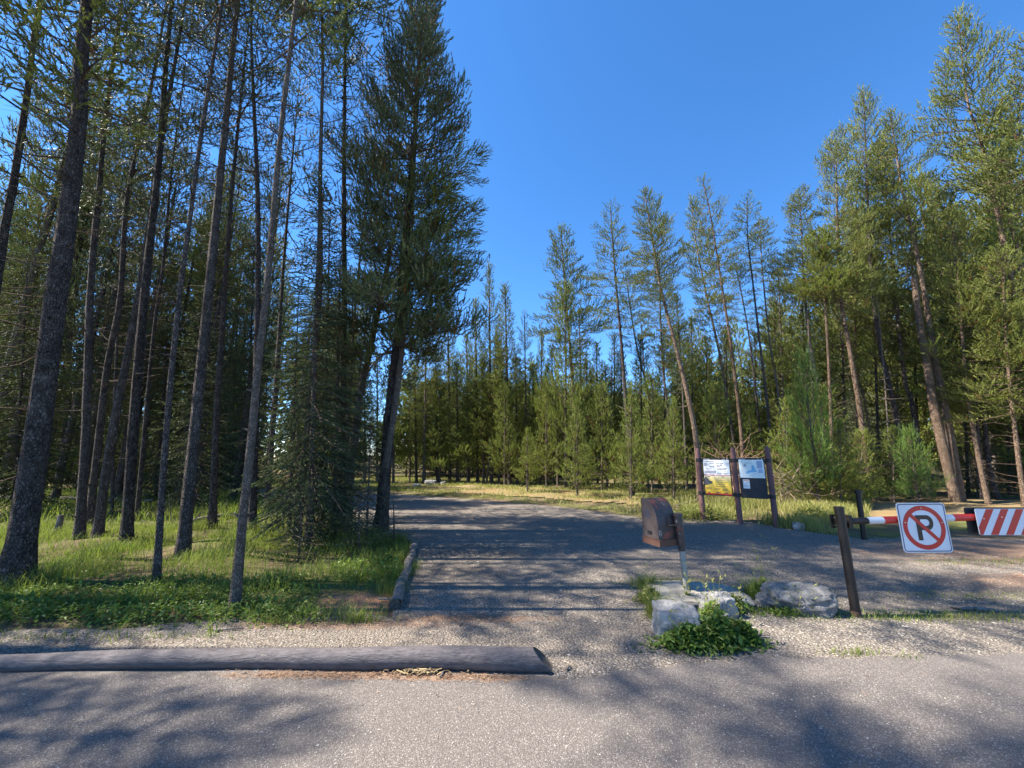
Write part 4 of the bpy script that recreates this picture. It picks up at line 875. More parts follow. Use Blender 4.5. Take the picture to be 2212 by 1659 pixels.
# weeds
def weed(px, py, n, spread, h, L, stems, label, seed, mat=M_leaf, group='weeds round the boulders', sh=.35):
    c = G(px, py); g_ = np.random.default_rng(seed); root = empty('weed_clump', (c.x, c.y, 0), label, 'weed', group); mb = MB(); leaves(mb, 0, 0, 0, n, spread, h, L, g_)
    leaves(mb, 0, 0, 0, n//3, (spread[0]*.6, spread[1]*.6), h*1.15, L*1.3, g_)
    if stems:
        S0, S1, Q0, Q1 = [], [], [], []; lv = []
        for _ in range(stems):
            p = np.array([g_.normal()*spread[0]*.7, g_.normal()*spread[1]*.7, 0.]); H = sh*(.6+.7*g_.random()); d = np.array([g_.normal()*.1, g_.normal()*.1, 1.])
            for k in range(4):
                e = p+d*H/4; S0.append(p); S1.append(e); Q0.append(.0022-.0004*k); Q1.append(.0018-.0004*k); p = e; d = d+g_.normal(size=3)*.07
                for _q in range(3):
                    a_ = g_.random()*6.28; l_ = .03+.03*g_.random(); t_ = p+np.array([math.cos(a_), math.sin(a_), .5])*l_; s_ = np.array([-math.sin(a_), math.cos(a_), 0])*.006
                    lv.append([p, (p+t_)/2+s_, t_, (p+t_)/2-s_])
        segs(mb, S0, S1, Q0, Q1, 4, 1, .8); lv = np.array(lv); mb.add(lv, np.arange(len(lv)*4).reshape(-1, 4), 1, .7)
    mb.build('leaves', [mat, M_grassy], root)
weed(1490, 1398, 900, (.14, .07), .16, .055, 5, 'leafy green weeds growing at the front of the blocky boulder', 1)
weed(1553, 1395, 900, (.12, .07), .22, .06, 6, 'thick leafy weeds in the middle of the clump right of the blocky boulder', 2, sh=.5)
weed(1600, 1384, 700, (.08, .07), .15, .055, 5, 'dark leafy weeds at the right end of the clump', 3)
weed(1540, 1350, 380, (.07, .06), .20, .05, 6, 'tall thin-stemmed weeds between the two front boulders', 4, sh=.38)
weed(1488, 1300, 60, (.05, .03), .08, .05, 7, 'thin flowering stalks at the foot of the box pole', 5, sh=.26)
weed(1590, 1320, 160, (.09, .05), .12, .06, 4, 'small broad-leaved weeds on the right of the slab', 6)
weed(1650, 1285, 300, (.08, .06), .15, .05, 10, 'wispy weeds left of the lumpy boulder', 7, M_grass, sh=.5)
weed(1405, 1300, 420, (.08, .05), .14, .045, 3, 'yellow-green weeds at the left edge of the slab', 8, M_grassy)
weed(1720, 1330, 260, (.22, .03), .07, .04, 5, 'low weeds along the front of the lumpy boulder', 9)
weed(1510, 1122, 600, (.5, .25), .35, .08, 40, 'white-flowering weeds round the left board post', 10, M_grassy, 'weeds round the notice board', sh=.6)
weed(1760, 1130, 500, (.3, .2), .4, .08, 20, 'grey-green leafy weeds right of the right board post', 11, M_grassy, 'weeds round the notice board', sh=.5)
# ------------------------------------------------------------------ notice board
def paint(name, c, rough=.6, spec=.3, wear=None, sc=10, amt=(.6, .66), bump=.3):
    m = Mt(name, rough, spec); cc = m.mix(m.ramp(m.noise(4, 4, .6), [(.35, 0.), (.7, .5)]), c, tuple(q*.7 for q in c))
    if wear: cc = m.mix(m.ramp(m.noise(sc, 6, .7), [(amt[0], 0.), (amt[1], 1.)]), cc, wear)
    m.col(cc).bump(m.noise(60, 3), bump, .003); return m.m
M_post = paint('purple_brown_post_stain', (.155, .082, .080), .75, .2, (.09, .05, .05), 14)
M_black = paint('black_metal', (.018, .018, .02), .5, .4)
M_white = paint('white_panel', (.80, .82, .84), .35, .4)
M_ink = paint('dark_ink', (.10, .10, .12), .6, .2)
M_grey = paint('grey_ink', (.38, .38, .42), .6, .2)
M_lake = paint('lake_blue_ink', (.25, .52, .75), .5, .3); M_blue = paint('pale_blue_ink', (.38, .48, .68), .5, .3)
M_red = paint('red_ink', (.62, .05, .03), .45, .35); M_pink = paint('crimson_ink', (.55, .07, .16), .45, .3); M_slate = paint('rock_picture_ink', (.13, .13, .13), .6, .2)
m = Mt('yellow_fade_print', .4, .35); sepz = m.t.nodes.new('ShaderNodeSeparateXYZ'); m.L(m.tc.outputs['Object'], sepz.inputs[0])
m.col(m.ramp(m.math('DIVIDE', sepz.outputs[2], .56), [(0, (.86, .47, .02)), (.55, (.86, .62, .10)), (.8, (.85, .72, .45)), (.95, (.82, .80, .78))])); M_yel = m.m
posts = [G(1520, 1124), G(1599, 1131), G(1677, 1138)]
board = empty('notice_board', posts[1], 'park notice board with a yellow panel and a map between three purple-brown posts', 'notice board')
O = posts[1]
for i, p in enumerate(posts):
    mb = MB(); r = .061; H = 1.78+.02*i
    tube(mb, [(p.x-O.x, p.y-O.y, z) for z in (-.1, 0, .5, 1., 1.4, H-.14, H-.05, H)], [r*1.03, r*1.02, r, r, r*.98, r*.96, r*.72, r*.25], 18, 0, .008, caps=True, seed=i)
    mb.build('post', M_post, board, True)
def panel(i, z0, z1, name):
    a, b = posts[i]-O, posts[i+1]-O; d = (b-a); L = d.length; d = d.normalized(); n = Vector((-d.y, d.x, 0)); n = n if n.dot(-(O+a)) > 0 else -n
    n = -n if n.y > 0 else n
    M = Matrix.Translation(a) @ Matrix(((d.x, n.x, 0, 0), (d.y, n.y, 0, 0), (0, 0, 1, 0), (0, 0, 0, 1)))
    return M, L      # local: x along, y out of the face, z up
def flat(mb, x0, x1, z0, z1, y, M, mat=0, th=.0015): box(mb, ((x0+x1)/2, y, (z0+z1)/2), (x1-x0, th, z1-z0), mat, M)
def poly(mb, pts, y, M, mat=0):
    bm = bmesh.new(); vs = [bm.verts.new((x, y, z)) for x, z in pts]; f = bm.faces.new(vs); bmesh.ops.triangulate(bm, faces=[f]); bm.verts.index_update()
    V = [tuple(M @ v.co) for v in bm.verts]; Fs = [[v.index for v in f.verts] for f in bm.faces]; mb.add(V, Fs, mat); bm.free()
gt = random.Random(5)
def textlines(mb, x0, x1, z, n, M, y, mat=0, hgt=.008, gap=.016, ragged=.25):
    for k in range(n):
        x = x0; xe = x1-(x1-x0)*ragged*gt.random()
        while x < xe-.01:
            w_ = gt.uniform(.012, .04); flat(mb, x, min(x+w_, xe), z-k*gap-hgt, z-k*gap, y, M, mat, .001); x += w_+.007
# left panel
M, L = panel(0, 0, 0, ''); z0, z1 = .62, 1.53; xa, xb = .085, L-.085
mb = MB(); box(mb, ((xa+xb)/2, -.012, (z0+z1)/2), (xb-xa, .04, z1-z0), 0, M); mb.build('frame', M_black, board)
mb = MB(); flat(mb, xa+.02, xb-.02, z0+.50, z1-.045, .0105, M); mb.build('white_panel_sheet', M_white, board)
mb = MB(); flat(mb, xa+.02, xb-.02, 0, .475, .0105, M); yo = mb.build('yellow_panel_sheet', M_yel, board); yo.location = (0, 0, z0+.022)
fm = .0128
mb = MB(); zt = z1-.045; W = xb-xa-.04; x_ = lambda f: xa+.02+W*f
flat(mb, x_(.04), x_(.44), zt-.05, zt-.025, fm, M, 1)
flat(mb, x_(.04), x_(.47), zt-.33, zt-.265, fm, M, 1)
for (f0, f1, z, n) in ((.02, .2, -.075, 5), (.24, .45, -.075, 2), (.24, .45, -.15, 2), (.5, .78, -.075, 2), (.53, .66, -.12, 4), (.1, .4, -.215, 1), (.53, .95, -.2, 3), (.02, .18, -.36, 2), (.24, .38, -.36, 2), (.52, .72, -.315, 2), (.76, .96, -.315, 2), (.5, .96, -.37, 1)): textlines(mb, x_(f0), x_(f1), zt+z, n, M, fm, 0)
for q in range(9): flat(mb, x_(.55+.045*q), x_(.575+.045*q), zt-.285+.01*(q % 2), zt-.279+.01*(q % 2), fm, M, 0)
for (x0, x1, z0_, z1_) in ((.88, .95, .08, .082), (.88, .95, .13, .132), (.88, .885, .08, .13), (.945, .95, .08, .13)): flat(mb, x_(x0), x_(x1), zt-z1_, zt-z0_, fm, M, 0)
poly(mb, [(x_(.65), zt-.14), (x_(.69), zt-.10), (x_(.73), zt-.14)], fm+.001, M, 0)
poly(mb, [(x_(f), z0+z) for f, z in ((0, .24), (0, .40), (.05, .45), (.12, .43), (.18, .36), (.24, .33), (.30, .335), (.31, .30), (.15, .26))], fm+.0005, M, 2)
for (f0, f1, z, n) in ((.38, .84, .425, 1), (.4, .85, .385, 2), (.4, .88, .335, 2), (.4, .85, .285, 2), (.4, .85, .235, 2), (.04, .26, .20, 4), (.36, .6, .18, 3), (.66, .92, .17, 4)): textlines(mb, x_(f0), x_(f1), z0+z, n, M, fm, 0, .006, .015)
for (f, z, w_, h_) in ((.14, .07, .05, .03), (.48, .075, .07, .022), (.56, .07, .012, .03), (.80, .07, .09, .026), (.18, .455, .07, .018), (.72, .455, .07, .018)):
    poly(mb, [(x_(f)+w_*.5*math.cos(a)*(1+.2*math.sin(3*a)), z0+z+h_*.5*math.sin(a)) for a in np.linspace(0, 6.1, 12)], fm+.001, M, 0)
mb.build('printing', [M_ink, M_grey, M_slate], board)
mb = MB(); flat(mb, x_(0), x_(1), z0+.022, z0+.055, fm, M); flat(mb, x_(0), x_(1), z0+.487, z0+.50, fm, M, 1); mb.build('red_bands', [M_red, M_pink], board)
mb = MB(); textlines(mb, x_(.02), x_(.3), z1-.022, 1, M, .0095, 0, .012); textlines(mb, x_(.76), x_(.88), z1-.024, 1, M, .0095, 0, .008); flat(mb, x_(.92), x_(.95), z1-.035, z1-.012, .0095, M); mb.build('header_lettering', M_white, board)
# right panel
M, L = panel(1, 0, 0, ''); z0, z1 = .60, 1.54; xa, xb = .085, L-.085; W = xb-xa-.03
x_ = lambda f: xa+.015+W*f
mb = MB(); box(mb, ((xa+xb)/2, -.012, (z0+z1)/2), (xb-xa, .04, z1-z0), 0, M); mb.build('frame', M_black, board)
M_board = paint('charcoal_board', (.045, .045, .05), .7, .25, (.16, .16, .16), 30, (.75, .78))
mb = MB(); flat(mb, x_(0), x_(1), z0+.03, z0+.45, .0105, M); mb.build('blank_board', M_board, board)
mb = MB(); flat(mb, x_(0), x_(1), z0+.47, z1-.045, .0105, M); mb.build('map_sheet', paint('map_paper', (.78, .86, .84), .35, .4), board)
mb = MB(); zm = z0+.47; hm = z1-.045-zm
lake = [(.52, .72), (.58, .70), (.62, .60), (.64, .50), (.68, .40), (.68, .32), (.60, .34), (.54, .30), (.44, .32), (.40, .26), (.30, .22), (.26, .27), (.30, .30), (.22, .33), (.34, .38), (.42, .42), (.50, .44), (.53, .54), (.50, .62)]
poly(mb, [(x_(a), zm+hm*b) for a, b in lake], fm, M, 0)
flat(mb, x_(.72), x_(.93), zm+hm*.52, zm+hm*.93, fm, M, 1); flat(mb, x_(.76), x_(.93), zm+hm*.28, zm+hm*.48, fm, M, 1)
mb.build('map_shapes', [M_lake, M_blue], board)
mb = MB()
def wig(pts):
    for (a, b), (c_, d_) in zip(pts, pts[1:]):
        for t in np.linspace(0, .75, 4):
            xx = x_(a+(c_-a)*t); zz = zm+hm*(b+(d_-b)*t); flat(mb, xx, xx+.010, zz, zz+.006, fm, M, 0)
wig([(.15, .1), (.12, .4), (.18, .55), (.16, .75), (.3, .8), (.4, .83), (.5, .75)]); wig([(.5, .95), (.52, .75)]); wig([(.1, .9), (.08, .7), (.12, .3)]); wig([(.68, .36), (.75, .2), (.82, .05)]); wig([(.38, .14), (.5, .10), (.6, .2), (.62, .24)]); wig([(.97, .3), (.95, .1)])
flat(mb, x_(.20), x_(.30), zm+hm*.62, zm+hm*.74, fm, M, 1); textlines(mb, x_(.73), x_(.92), zm+hm*.9, 9, M, fm+.001, 1, .005, .016)
mb.build('map_lines', [M_ink, M_grey], board)
mb = MB(); flat(mb, x_(.10), x_(.36), z0+.22, z0+.43, .0128, M); nt = mb.build('paper_notice', M_white, board)
mb = MB(); flat(mb, x_(.12), x_(.34), z0+.400, z0+.418, .0145, M, 0); textlines(mb, x_(.23), x_(.34), z0+.38, 3, M, .0145, 1, .006, .013); textlines(mb, x_(.13), x_(.34), z0+.31, 4, M, .0145, 1, .005, .014); mb.build('notice_print', [paint('orange_ink', (.7, .3, .12)), M_grey], nt)
mb = MB(); textlines(mb, x_(.02), x_(.3), z1-.022, 1, M, .0095, 0, .012); textlines(mb, x_(.76), x_(.88), z1-.024, 1, M, .0095, 0, .008); flat(mb, x_(.92), x_(.95), z1-.035, z1-.012, .0095, M); mb.build('header_lettering', M_white, board)
for i, p in enumerate(posts):
    for z in (.66, 1.48):
        mb = MB(); tube(mb, [(p.x-O.x, p.y-O.y, z-.045), (p.x-O.x, p.y-O.y, z+.045)], [.066, .066], 18, 0, 0, caps=True)
        Mx, L_ = panel(min(i, 1), 0, 0, ''); xx = 0 if i < 2 else L_
        box(mb, (xx+(.06 if i == 0 else 0 if i == 1 else -.06), -.01, z), (.16 if i == 1 else .10, .05, .085), 0, Mx); bo = mb.build('bracket', M_black, board, False)
# ------------------------------------------------------------------ drop box on its pole
m = Mt('rusted_brown_paint', .55, .4); n = m.noise(7, 6, .7); n2 = m.noise(3.2, 4, .6)
c = m.ramp(m.noise(5, 4, .6), [(.3, (.035, .026, .024)), (.7, (.075, .056, .052))]); c = m.mix(m.ramp(n2, [(.56, 0.), (.60, .9)]), c, (.20, .055, .035)); c = m.mix(m.ramp(n, [(.60, 0.), (.63, .8)]), c, (.34, .30, .28)); c = m.mix(m.ramp(m.noise(11, 5, .7), [(.62, 0.), (.66, .85)]), c, (.02, .016, .014))
m.col(c).bump(n, .5, .006); M_box = m.m
m = Mt('weathered_pipe', .6, .4, .2); n = m.noise(9, 5, .7, m.mapping((1, 1, .4))); m.col(m.ramp(n, [(.4, (.24, .25, .24)), (.55, (.30, .29, .27)), (.62, (.06, .045, .04))])).bump(n, .3, .004); M_pipe = m.m
pb = G(1485, 1288); Yb = pb.y
boxo = empty('drop_box', (pb.x, pb.y, 0), 'scuffed brown metal drop box with a rounded top on a leaning grey pole', 'drop box')
top = P(1464, 1112, Yb)
mb = MB(); tube(mb, [Vector((0, 0, 0)), (top-pb)*.62], [.031, .031], 16, caps=True); mb.build('pole', M_pipe, boxo, True)
mb = MB(); tube(mb, [(top-pb)*.55, (top-pb)*.64, (top-pb)*1.0], [.036, .047, .047], 18, caps=True); tube(mb, [(top-pb)*.985, (top-pb)*1.02], [.053, .050], 18, caps=True); mb.build('sleeve', M_box, boxo, True)
yaw = R(70); fd = Vector((-math.cos(yaw), math.sin(yaw), 0)); sd = Vector((math.sin(yaw), math.cos(yaw), 0))
near_c = P(1424, 1168, Yb-.06)
Wd, Ln, Hb = .28, .27, .46
def prof(s=1., dz=0):
    pts = [(0, 0)]; hs = .13
    for k in range(13):                       # rounded side on the right, straight back on the left
        a = k/12*math.pi/2; pts.append((Wd*.78*(1-math.cos(a)), hs+(Hb-hs)*math.sin(a)))
    pts += [(Wd, Hb-.012), (Wd, 0)]; return pts
pr = prof(); mb = MB(); V = []; n = len(pr)
for s_ in (0, Ln):
    for x, z in pr: V.append(tuple(near_c+fd*x+sd*s_+Vector((0, 0, z))-boxo.location))
F4 = [(k, (k+1) % n, n+(k+1) % n, n+k) for k in range(n)]; mb.add(V, F4)
cc = tuple(near_c+fd*Wd*.6+Vector((0, 0, Hb*.45))-boxo.location); cc2 = tuple(Vector(cc)+sd*Ln)
mb.add(V[:n]+[cc], [(k, (k+1) % n, n) for k in range(n)]); mb.add(V[n:]+[cc2], [((k+1) % n, k, n) for k in range(n)]); shell = mb.build('shell', M_box, boxo)
mb = MB()
Mb = Matrix.Translation(near_c-boxo.location) @ Matrix(((fd.x, sd.x, 0, 0), (fd.y, sd.y, 0, 0), (0, 0, 1, 0), (0, 0, 0, 1)))
# end door: proud plate with its own rim, slot
Vd = []; sc_ = .93
for s_ in (-.006, .0):
    for x, z in pr: Vd.append(tuple(near_c+fd*(Wd*.5+(x-Wd*.5)*.985)+sd*(s_-.003)+Vector((0, 0, .012+z*.965))-boxo.location))
mb.add(Vd, [(k, (k+1) % n, n+(k+1) % n, n+k) for k in range(n)]); cd = tuple(Vector(cc)-sd*.009); mb.add(Vd[:n]+[cd], [(k, (k+1) % n, n) for k in range(n)])
M_door = paint('faded_brown_paint', (.085, .066, .064), .5, .4, (.03, .02, .02), 9, (.66, .70)); door = mb.build('door', M_door, boxo)
mb = MB(); box(mb, (Wd*.5, -.013, .07), (.07, .008, .035), 0, Mb); mb.build('slot', M_black, door)
mb = MB(); poly(mb, [(Wd*.60+.048*math.cos(a)*(1+.25*math.sin(2*a)), .28+.062*math.sin(a)) for a in np.linspace(0, 6, 16)], -.0105, Mb); mb.build('paint_scar', paint('bare_dark_metal', (.06, .06, .08), .5, .4), door)
mb = MB(); box(mb, (Wd/2-.005, Ln/2, -.035), (Wd+.025, Ln+.02, .07), 0, Mb); box(mb, (Wd/2-.005, Ln/2, .002), (Wd+.035, Ln+.03, .008), 0, Mb); mb.build('base_tray', paint('rusty_tray', (.12, .062, .045), .7, .25, (.04, .03, .025), 12), boxo)
mb = MB(); box(mb, (-.035, Ln*.62, .17), (.07, .09, .006), 0, Mb); box(mb, (-.005, Ln*.6, .2), (.006, .05, .09), 0, Mb); mb.build('bracket', M_box, boxo)
mb = MB(); S = []
for k in range(n-3): pass
tube(mb, [near_c+fd*x-sd*.004+Vector((0, 0, z))-boxo.location for x, z in pr[:-1]], [.005]*(n-1), 6); mb.build('seam', M_door, boxo, True)
# ------------------------------------------------------------------ gate
M_brown = paint('dark_brown_steel', (.011, .009, .009), .45, .4, (.024, .017, .015), 20); M_steelred = paint('red_reflective_tape', (.55, .035, .025), .35, .4, (.25, .12, .10), 12, (.62, .7)); M_steelwhite = paint('white_reflective_tape', (.62, .64, .66), .35, .4, (.3, .28, .26), 12)
gb = G(1850, 1332); Yg_ = gb.y; t0 = P(1812, 1097, Yg_)
gate = empty('gate', (gb.x, gb.y, 0), 'drive gate: dark brown steel post with a horizontal red and white banded bar', 'gate')
mb = MB(); tp = Vector((t0.x-gb.x, 0, t0.z))
rp = 9.*depth(gb)/F
tube(mb, [Vector((0, 0, -.1)), tp*.5, tp], [rp, rp, rp], 24, caps=False); mb.build('post', M_brown, gate, True)
mb = MB(); tube(mb, [tp-Vector((0, 0, .012)), tp+Vector((0, 0, .012))], [rp*1.1, rp*1.1], 24, caps=True); mb.build('post_cap', M_brown, gate, False)
mb = MB(); tube(mb, [Vector((0, 0, 0)), tp*.055], [rp*1.12, rp*1.1], 24, caps=False); mb.build('base_collar', paint('rusty_brown_steel', (.085, .05, .04), .7, .25, (.14, .09, .07), 15), gate, True)
bY = Yg_+.10; hL = P(1830, 1126, bY); hR = P(2105, 1117, bY); bar_d = (hR-hL).normalized(); bz = hL.z; rb = 6.8*depth(hL)/F
def onbar(px): return (P(px, 1122, bY).x-hL.x)
def barseg(x0, x1, r_, mat, name, label=None):
    mb = MB(); a = hL+bar_d*x0-gate.location; b = hL+bar_d*x1-gate.location; tube(mb, [a, b], [r_, r_], 20, caps=True); o = mb.build(name, mat, gate, True)
    if label: o['label'] = label
xs = [onbar(p) for p in (1872, 1905, 1942, 2051, 2056, 2105)]
bar_end = 3.4
barseg(-.12, bar_end, rb, M_brown, 'bar')
barseg(xs[0], xs[1], rb+.0025, M_steelwhite, 'band', 'white band'); barseg(xs[1], xs[2]+.12, rb+.0025, M_steelred, 'band', 'red band'); barseg(xs[3]-.08, xs[4], rb+.0025, M_steelwhite, 'band', 'white band'); barseg(xs[4], xs[5]-.015, rb+.0025, M_steelred, 'band', 'red band')
mb = MB(); q = P(1829, 1126, bY)-gate.location; box(mb, (q.x+.01, q.y, q.z), (.035, .09, .13)); q2 = P(1798, 1126, bY+.04)-gate.location
box(mb, (q2.x, q2.y, q2.z), (.035, .02, .14)); box(mb, (q2.x+.05, q2.y, q2.z+.06), (.12, .02, .015)); box(mb, (q2.x+.05, q2.y, q2.z-.055), (.12, .02, .015)); box(mb, (q2.x+.045, q2.y+.01, q2.z-.01), (.03, .03, .05)); mb.build('hinge_bracket', M_brown, gate)
# far support posts: rear one seen, outer one beyond the frame
pe = hL+bar_d*(bar_end-.1); mb = MB(); tube(mb, [Vector((pe.x, pe.y, 0))-gate.location, Vector((pe.x, pe.y, bz+.15))-gate.location], [rp, rp], 20, caps=True); mb.build('rest_post', M_brown, gate, True)
rb_ = G(1867, 1166); rt = P(1853, 1058, rb_.y); rr = 5.2*depth(rb_)/F
hb = empty('hold_back_post', (rb_.x, rb_.y, 0), 'slim dark post with a flat top standing behind the gate bar', 'post')
mb = MB(); tube(mb, [(0, 0, -.1), tuple(rt-rb_)], [rr, rr], 18, caps=True); mb.build('post', M_brown, hb, True)
mb = MB(); v_ = rt-rb_; tube(mb, [v_*.93, v_*.985], [rr*1.5, rr*1.5], 18, caps=True); mb.build('post_cap', M_brown, hb, False)
# no parking sign
def rrect(x0, x1, z0, z1, r_, k=6):
    out = []
    for cx, cz, a0 in ((x1-r_, z1-r_, 0), (x0+r_, z1-r_, 90), (x0+r_, z0+r_, 180), (x1-r_, z0+r_, 270)):
        for q in range(k+1): a = R(a0+90*q/k); out.append((cx+r_*math.cos(a), cz+r_*math.sin(a)))
    return out
def plate(mb, pts, y0, y1, M, mat=0):
    n = len(pts); V = [tuple(M @ Vector((x, y, z))) for y in (y0, y1) for x, z in pts]
    mb.add(V, [(k, (k+1) % n, n+(k+1) % n, n+k) for k in range(n)], mat)
    poly(mb, pts, y0, M, mat); poly(mb, pts, y1, M, mat)
def ringp(mb, outer_, inner_, y, M, mat=0):
    n = len(outer_); V = [tuple(M @ Vector((x, y, z))) for x, z in outer_+inner_]; mb.add(V, [(k, (k+1) % n, n+(k+1) % n, n+k) for k in range(n)], mat)
sY = bY-rb-.018
A_, B_, C_, D_ = P(1938, 1088, sY), P(2044, 1085, sY), P(2054, 1192, sY), P(1950, 1195, sY)
cen = (A_+B_+C_+D_)/4; wS = ((B_-A_).length+(C_-D_).length)/2; hS = ((D_-A_).length+(C_-B_).length)/2
sg = empty('no_parking_sign', (cen.x, cen.y, cen.z-hS/2), 'square white no-parking sign with a red ring and black P, hung on the gate bar', 'sign')
tilt = math.atan2((C_-B_).x+(D_-A_).x, -((C_-B_).z+(D_-A_).z))
ang = 0.005
M = Matrix.Translation((0, 0, hS/2)) @ Matrix.Rotation(-ang, 4, 'Y')
hw = wS/2; hh_ = hS/2
M_sw = paint('sign_white', (.66, .69, .74), .35, .4, bump=.05); M_sr = paint('sign_red', (.52, .028, .022), .35, .4, (.40, .03, .025), 6, bump=.05); M_sk = paint('sign_black', (.022, .02, .018), .35, .4, bump=.05); M_sb = paint('sign_navy_border', (.03, .035, .10), .35, .4, bump=.05)
mb = MB(); plate(mb, rrect(-hw, hw, -hh_, hh_, .035), 0, .003, M); mb.build('sign_plate', M_sw, sg)
mb = MB(); ringp(mb, rrect(-hw+.010, hw-.010, -hh_+.010, hh_-.010, .028), rrect(-hw+.019, hw-.019, -hh_+.019, hh_-.019, .021), -.001, M); mb.build('border', M_sb, sg)
cr = hw*.86; circ = lambda r_, n=48: [(r_*math.cos(a), r_*math.sin(a)) for a in np.linspace(0, 2*math.pi, n, endpoint=False)]
mb = MB(); u = cr
poly(mb, [(-.36*u, .56*u), (-.36*u, -.58*u), (-.14*u, -.58*u), (-.14*u, .56*u)], -.0012, M)
bo = [( -.14*u, .56*u)]+[(.17*u+.30*u*math.cos(a), .22*u+.34*u*math.sin(a)) for a in np.linspace(math.pi/2, -math.pi/2, 16)]+[(-.14*u, -.12*u)]
bi = [(-.14*u, .37*u)]+[(.13*u+.15*u*math.cos(a), .22*u+.15*u*math.sin(a)) for a in np.linspace(math.pi/2, -math.pi/2, 16)]+[(-.14*u, .07*u)]
V = [tuple(M @ Vector((x, -.0012, z))) for x, z in bo+bi]; nb_ = len(bo); mb.add(V, [(k, k+1, nb_+k+1, nb_+k) for k in range(nb_-1)]); mb.build('letter_p', M_sk, sg)
mb = MB(); ringp(mb, circ(cr), circ(cr*.79), -.002, M)
a = R(-42+90+45-3); ca, sa = math.cos(R(135)), math.sin(R(135)); hwid = cr*.085
e = [(ca*cr*.83-sa*hwid*s1*-1, sa*cr*.83+ca*hwid*s1) for s1 in (-1, 1)]; e2 = [(-ca*cr*.83-sa*hwid*s1*-1, -sa*cr*.83+ca*hwid*s1) for s1 in (1, -1)]
sl = [(ca*cr*.83*k1+(-sa)*hwid*s1, sa*cr*.83*k1+ca*hwid*s1) for k1, s1 in ((1, 1), (1, -1), (-1, -1), (-1, 1))]
poly(mb, sl, -.0024, M); mb.build('red_ring', M_sr, sg)
M_bolt = Mt('bolt_steel', .35, .5, .8).col((.6, .6, .6)).m
for bx_, bz_ in ((-.0, .885), (-.88, .22), (.88, .22)):
    mb = MB(); tube(mb, [M @ Vector((bx_*cr, -.001, bz_*cr)), M @ Vector((bx_*cr, -.006, bz_*cr))], [.006, .005], 10, caps=True); mb.build('bolt', M_bolt, sg)
# striped board
zt_ = P(2105, 1099, sY).z; zb_ = P(2120, 1156, sY).z; xl = P(2105, 1099, sY).x
st = empty('striped_barrier_board', (xl+.3, sY, zb_), 'red and white diagonally striped board on the gate bar at the right edge', 'barrier board')
M = Matrix.Translation((-.3, 0, 0)); Ls = 1.25; hb_ = zt_-zb_
mb = MB(); plate(mb, rrect(0, Ls, 0, hb_, .018), 0, .004, M); mb.build('board_plate', M_sw, st)
mb = MB(); sw = .082; k = 0; x = -.19; slope = hb_*.62
def clipp(pts, x0, x1):
    def cl(pp, f, g_):
        out = []
        for i in range(len(pp)):
            a_, b_ = pp[i], pp[(i+1) % len(pp)]
            if f(a_): out.append(a_)
            if f(a_) != f(b_): out.append(g_(a_, b_))
        return out
    pts = cl(pts, lambda p: p[0] >= x0, lambda a_, b_: (x0, a_[1]+(b_[1]-a_[1])*(x0-a_[0])/(b_[0]-a_[0])))
    return cl(pts, lambda p: p[0] <= x1, lambda a_, b_: (x1, a_[1]+(b_[1]-a_[1])*(x1-a_[0])/(b_[0]-a_[0]))) if pts else pts
x = -.045
while x < Ls:
    pts = clipp([(x, .003), (x+sw, .003), (x+sw+slope, hb_-.003), (x+slope, hb_-.003)], .005, Ls-.005)
    if len(pts) > 2: poly(mb, pts, -.0012, M)
    x += sw*1.95
mb.build('red_stripes', M_sr, st)
mb = MB(); plate(mb, rrect(-.055, Ls+.04, -.0, hb_+.008, .018), .05, .056, M); mb.build('backing_plate', M_black, st)
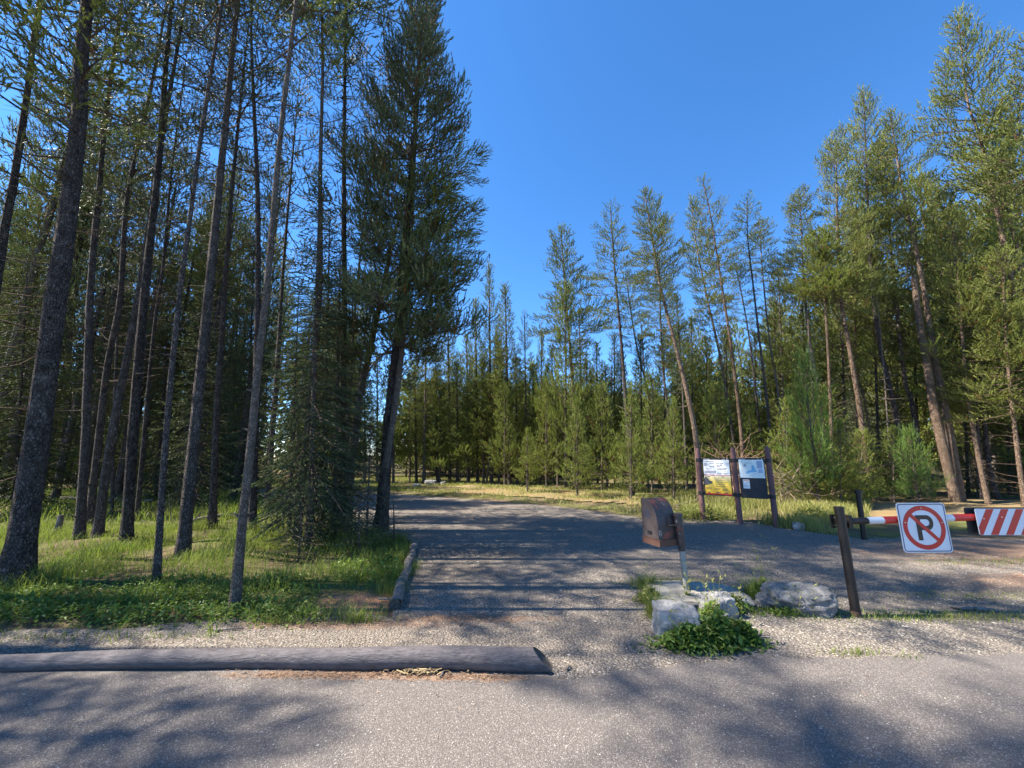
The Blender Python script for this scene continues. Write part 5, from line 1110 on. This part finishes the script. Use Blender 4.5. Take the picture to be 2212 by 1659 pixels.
for bx_, bz_ in ((.075, hb_*.62), (.27, hb_*.68)):
    mb = MB(); tube(mb, [M @ Vector((bx_, -.001, bz_)), M @ Vector((bx_, -.007, bz_))], [.006, .005], 10, caps=True); mb.build('bolt', M_bolt, st)
# ------------------------------------------------------------------ small things
def chips(px, py, n, rx, ry, label, seed, L=.06):
    c = G(px, py); o = empty('bark_chip_pile', (c.x, c.y, 0), label, 'bark chips'); g_ = np.random.default_rng(seed); mb = MB()
    for _ in range(n):
        a_ = g_.normal()*.7+.2; l_ = L*(.5+g_.random()); q_ = Matrix.Translation((g_.normal()*rx, g_.normal()*ry, .018+.02*g_.random())) @ Matrix.Rotation(a_, 4, 'Z') @ Matrix.Rotation(g_.normal()*.15, 4, 'Y')
        box(mb, (0, 0, 0), (l_, .006+.006*g_.random(), .004), 0, q_, g_.random())
    m = Mt('bark_chip', .9, .1); m.col(m.ramp(m.attr(), [(0, (.07, .05, .035)), (.5, (.20, .15, .09)), (1, (.42, .33, .18))])); mb.build('chips', m.m, o)
chips(915, 1457, 110, .09, .018, 'heap of dry bark chips against the front of the kerb log', 1)
def stick(px, py, L, a_, label, r_=.009, seed=0):
    c = G(px, py); g_ = np.random.default_rng(seed); mb = MB(); pts = [(t*L*math.cos(a_), t*L*math.sin(a_)+.01*g_.normal(), r_+.012) for t in np.linspace(-.5, .5, 6)]
    tube(mb, pts, [r_*.7, r_, r_*1.1, r_, r_*.9, r_*.5], 7, 0, .12, caps=True, seed=seed); o = mb.build('stick', M_wlog); o.location = (c.x, c.y, 0); tag(o, label, 'stick', 'sticks on the ground')
stick(1228, 1448, .07, 1.0, 'small wood chip on the gravel right of the kerb log end', .008)
stick(955, 1462, .09, 1.35, 'dark wood splinter leaning at the right of the chip heap', .008, 2)
stick(2110, 1322, .42, -.25, 'dark broken branch lying on the gravel beyond the gate post', .018, 3)
stick(995, 1352, .06, 1.2, 'tiny twig on the gravel behind the kerb log', .006, 4)
stick(700, 1342, .35, .1, 'pale peeled stick at the edge of the grass left of the short log', .011, 5)
stick(480, 1365, .3, .05, 'pale stick on the dirt before the pale thin pine', .010, 6)
stick(845, 1299, .3, .0, 'pale stick in the leaves beside the short log', .012, 7)
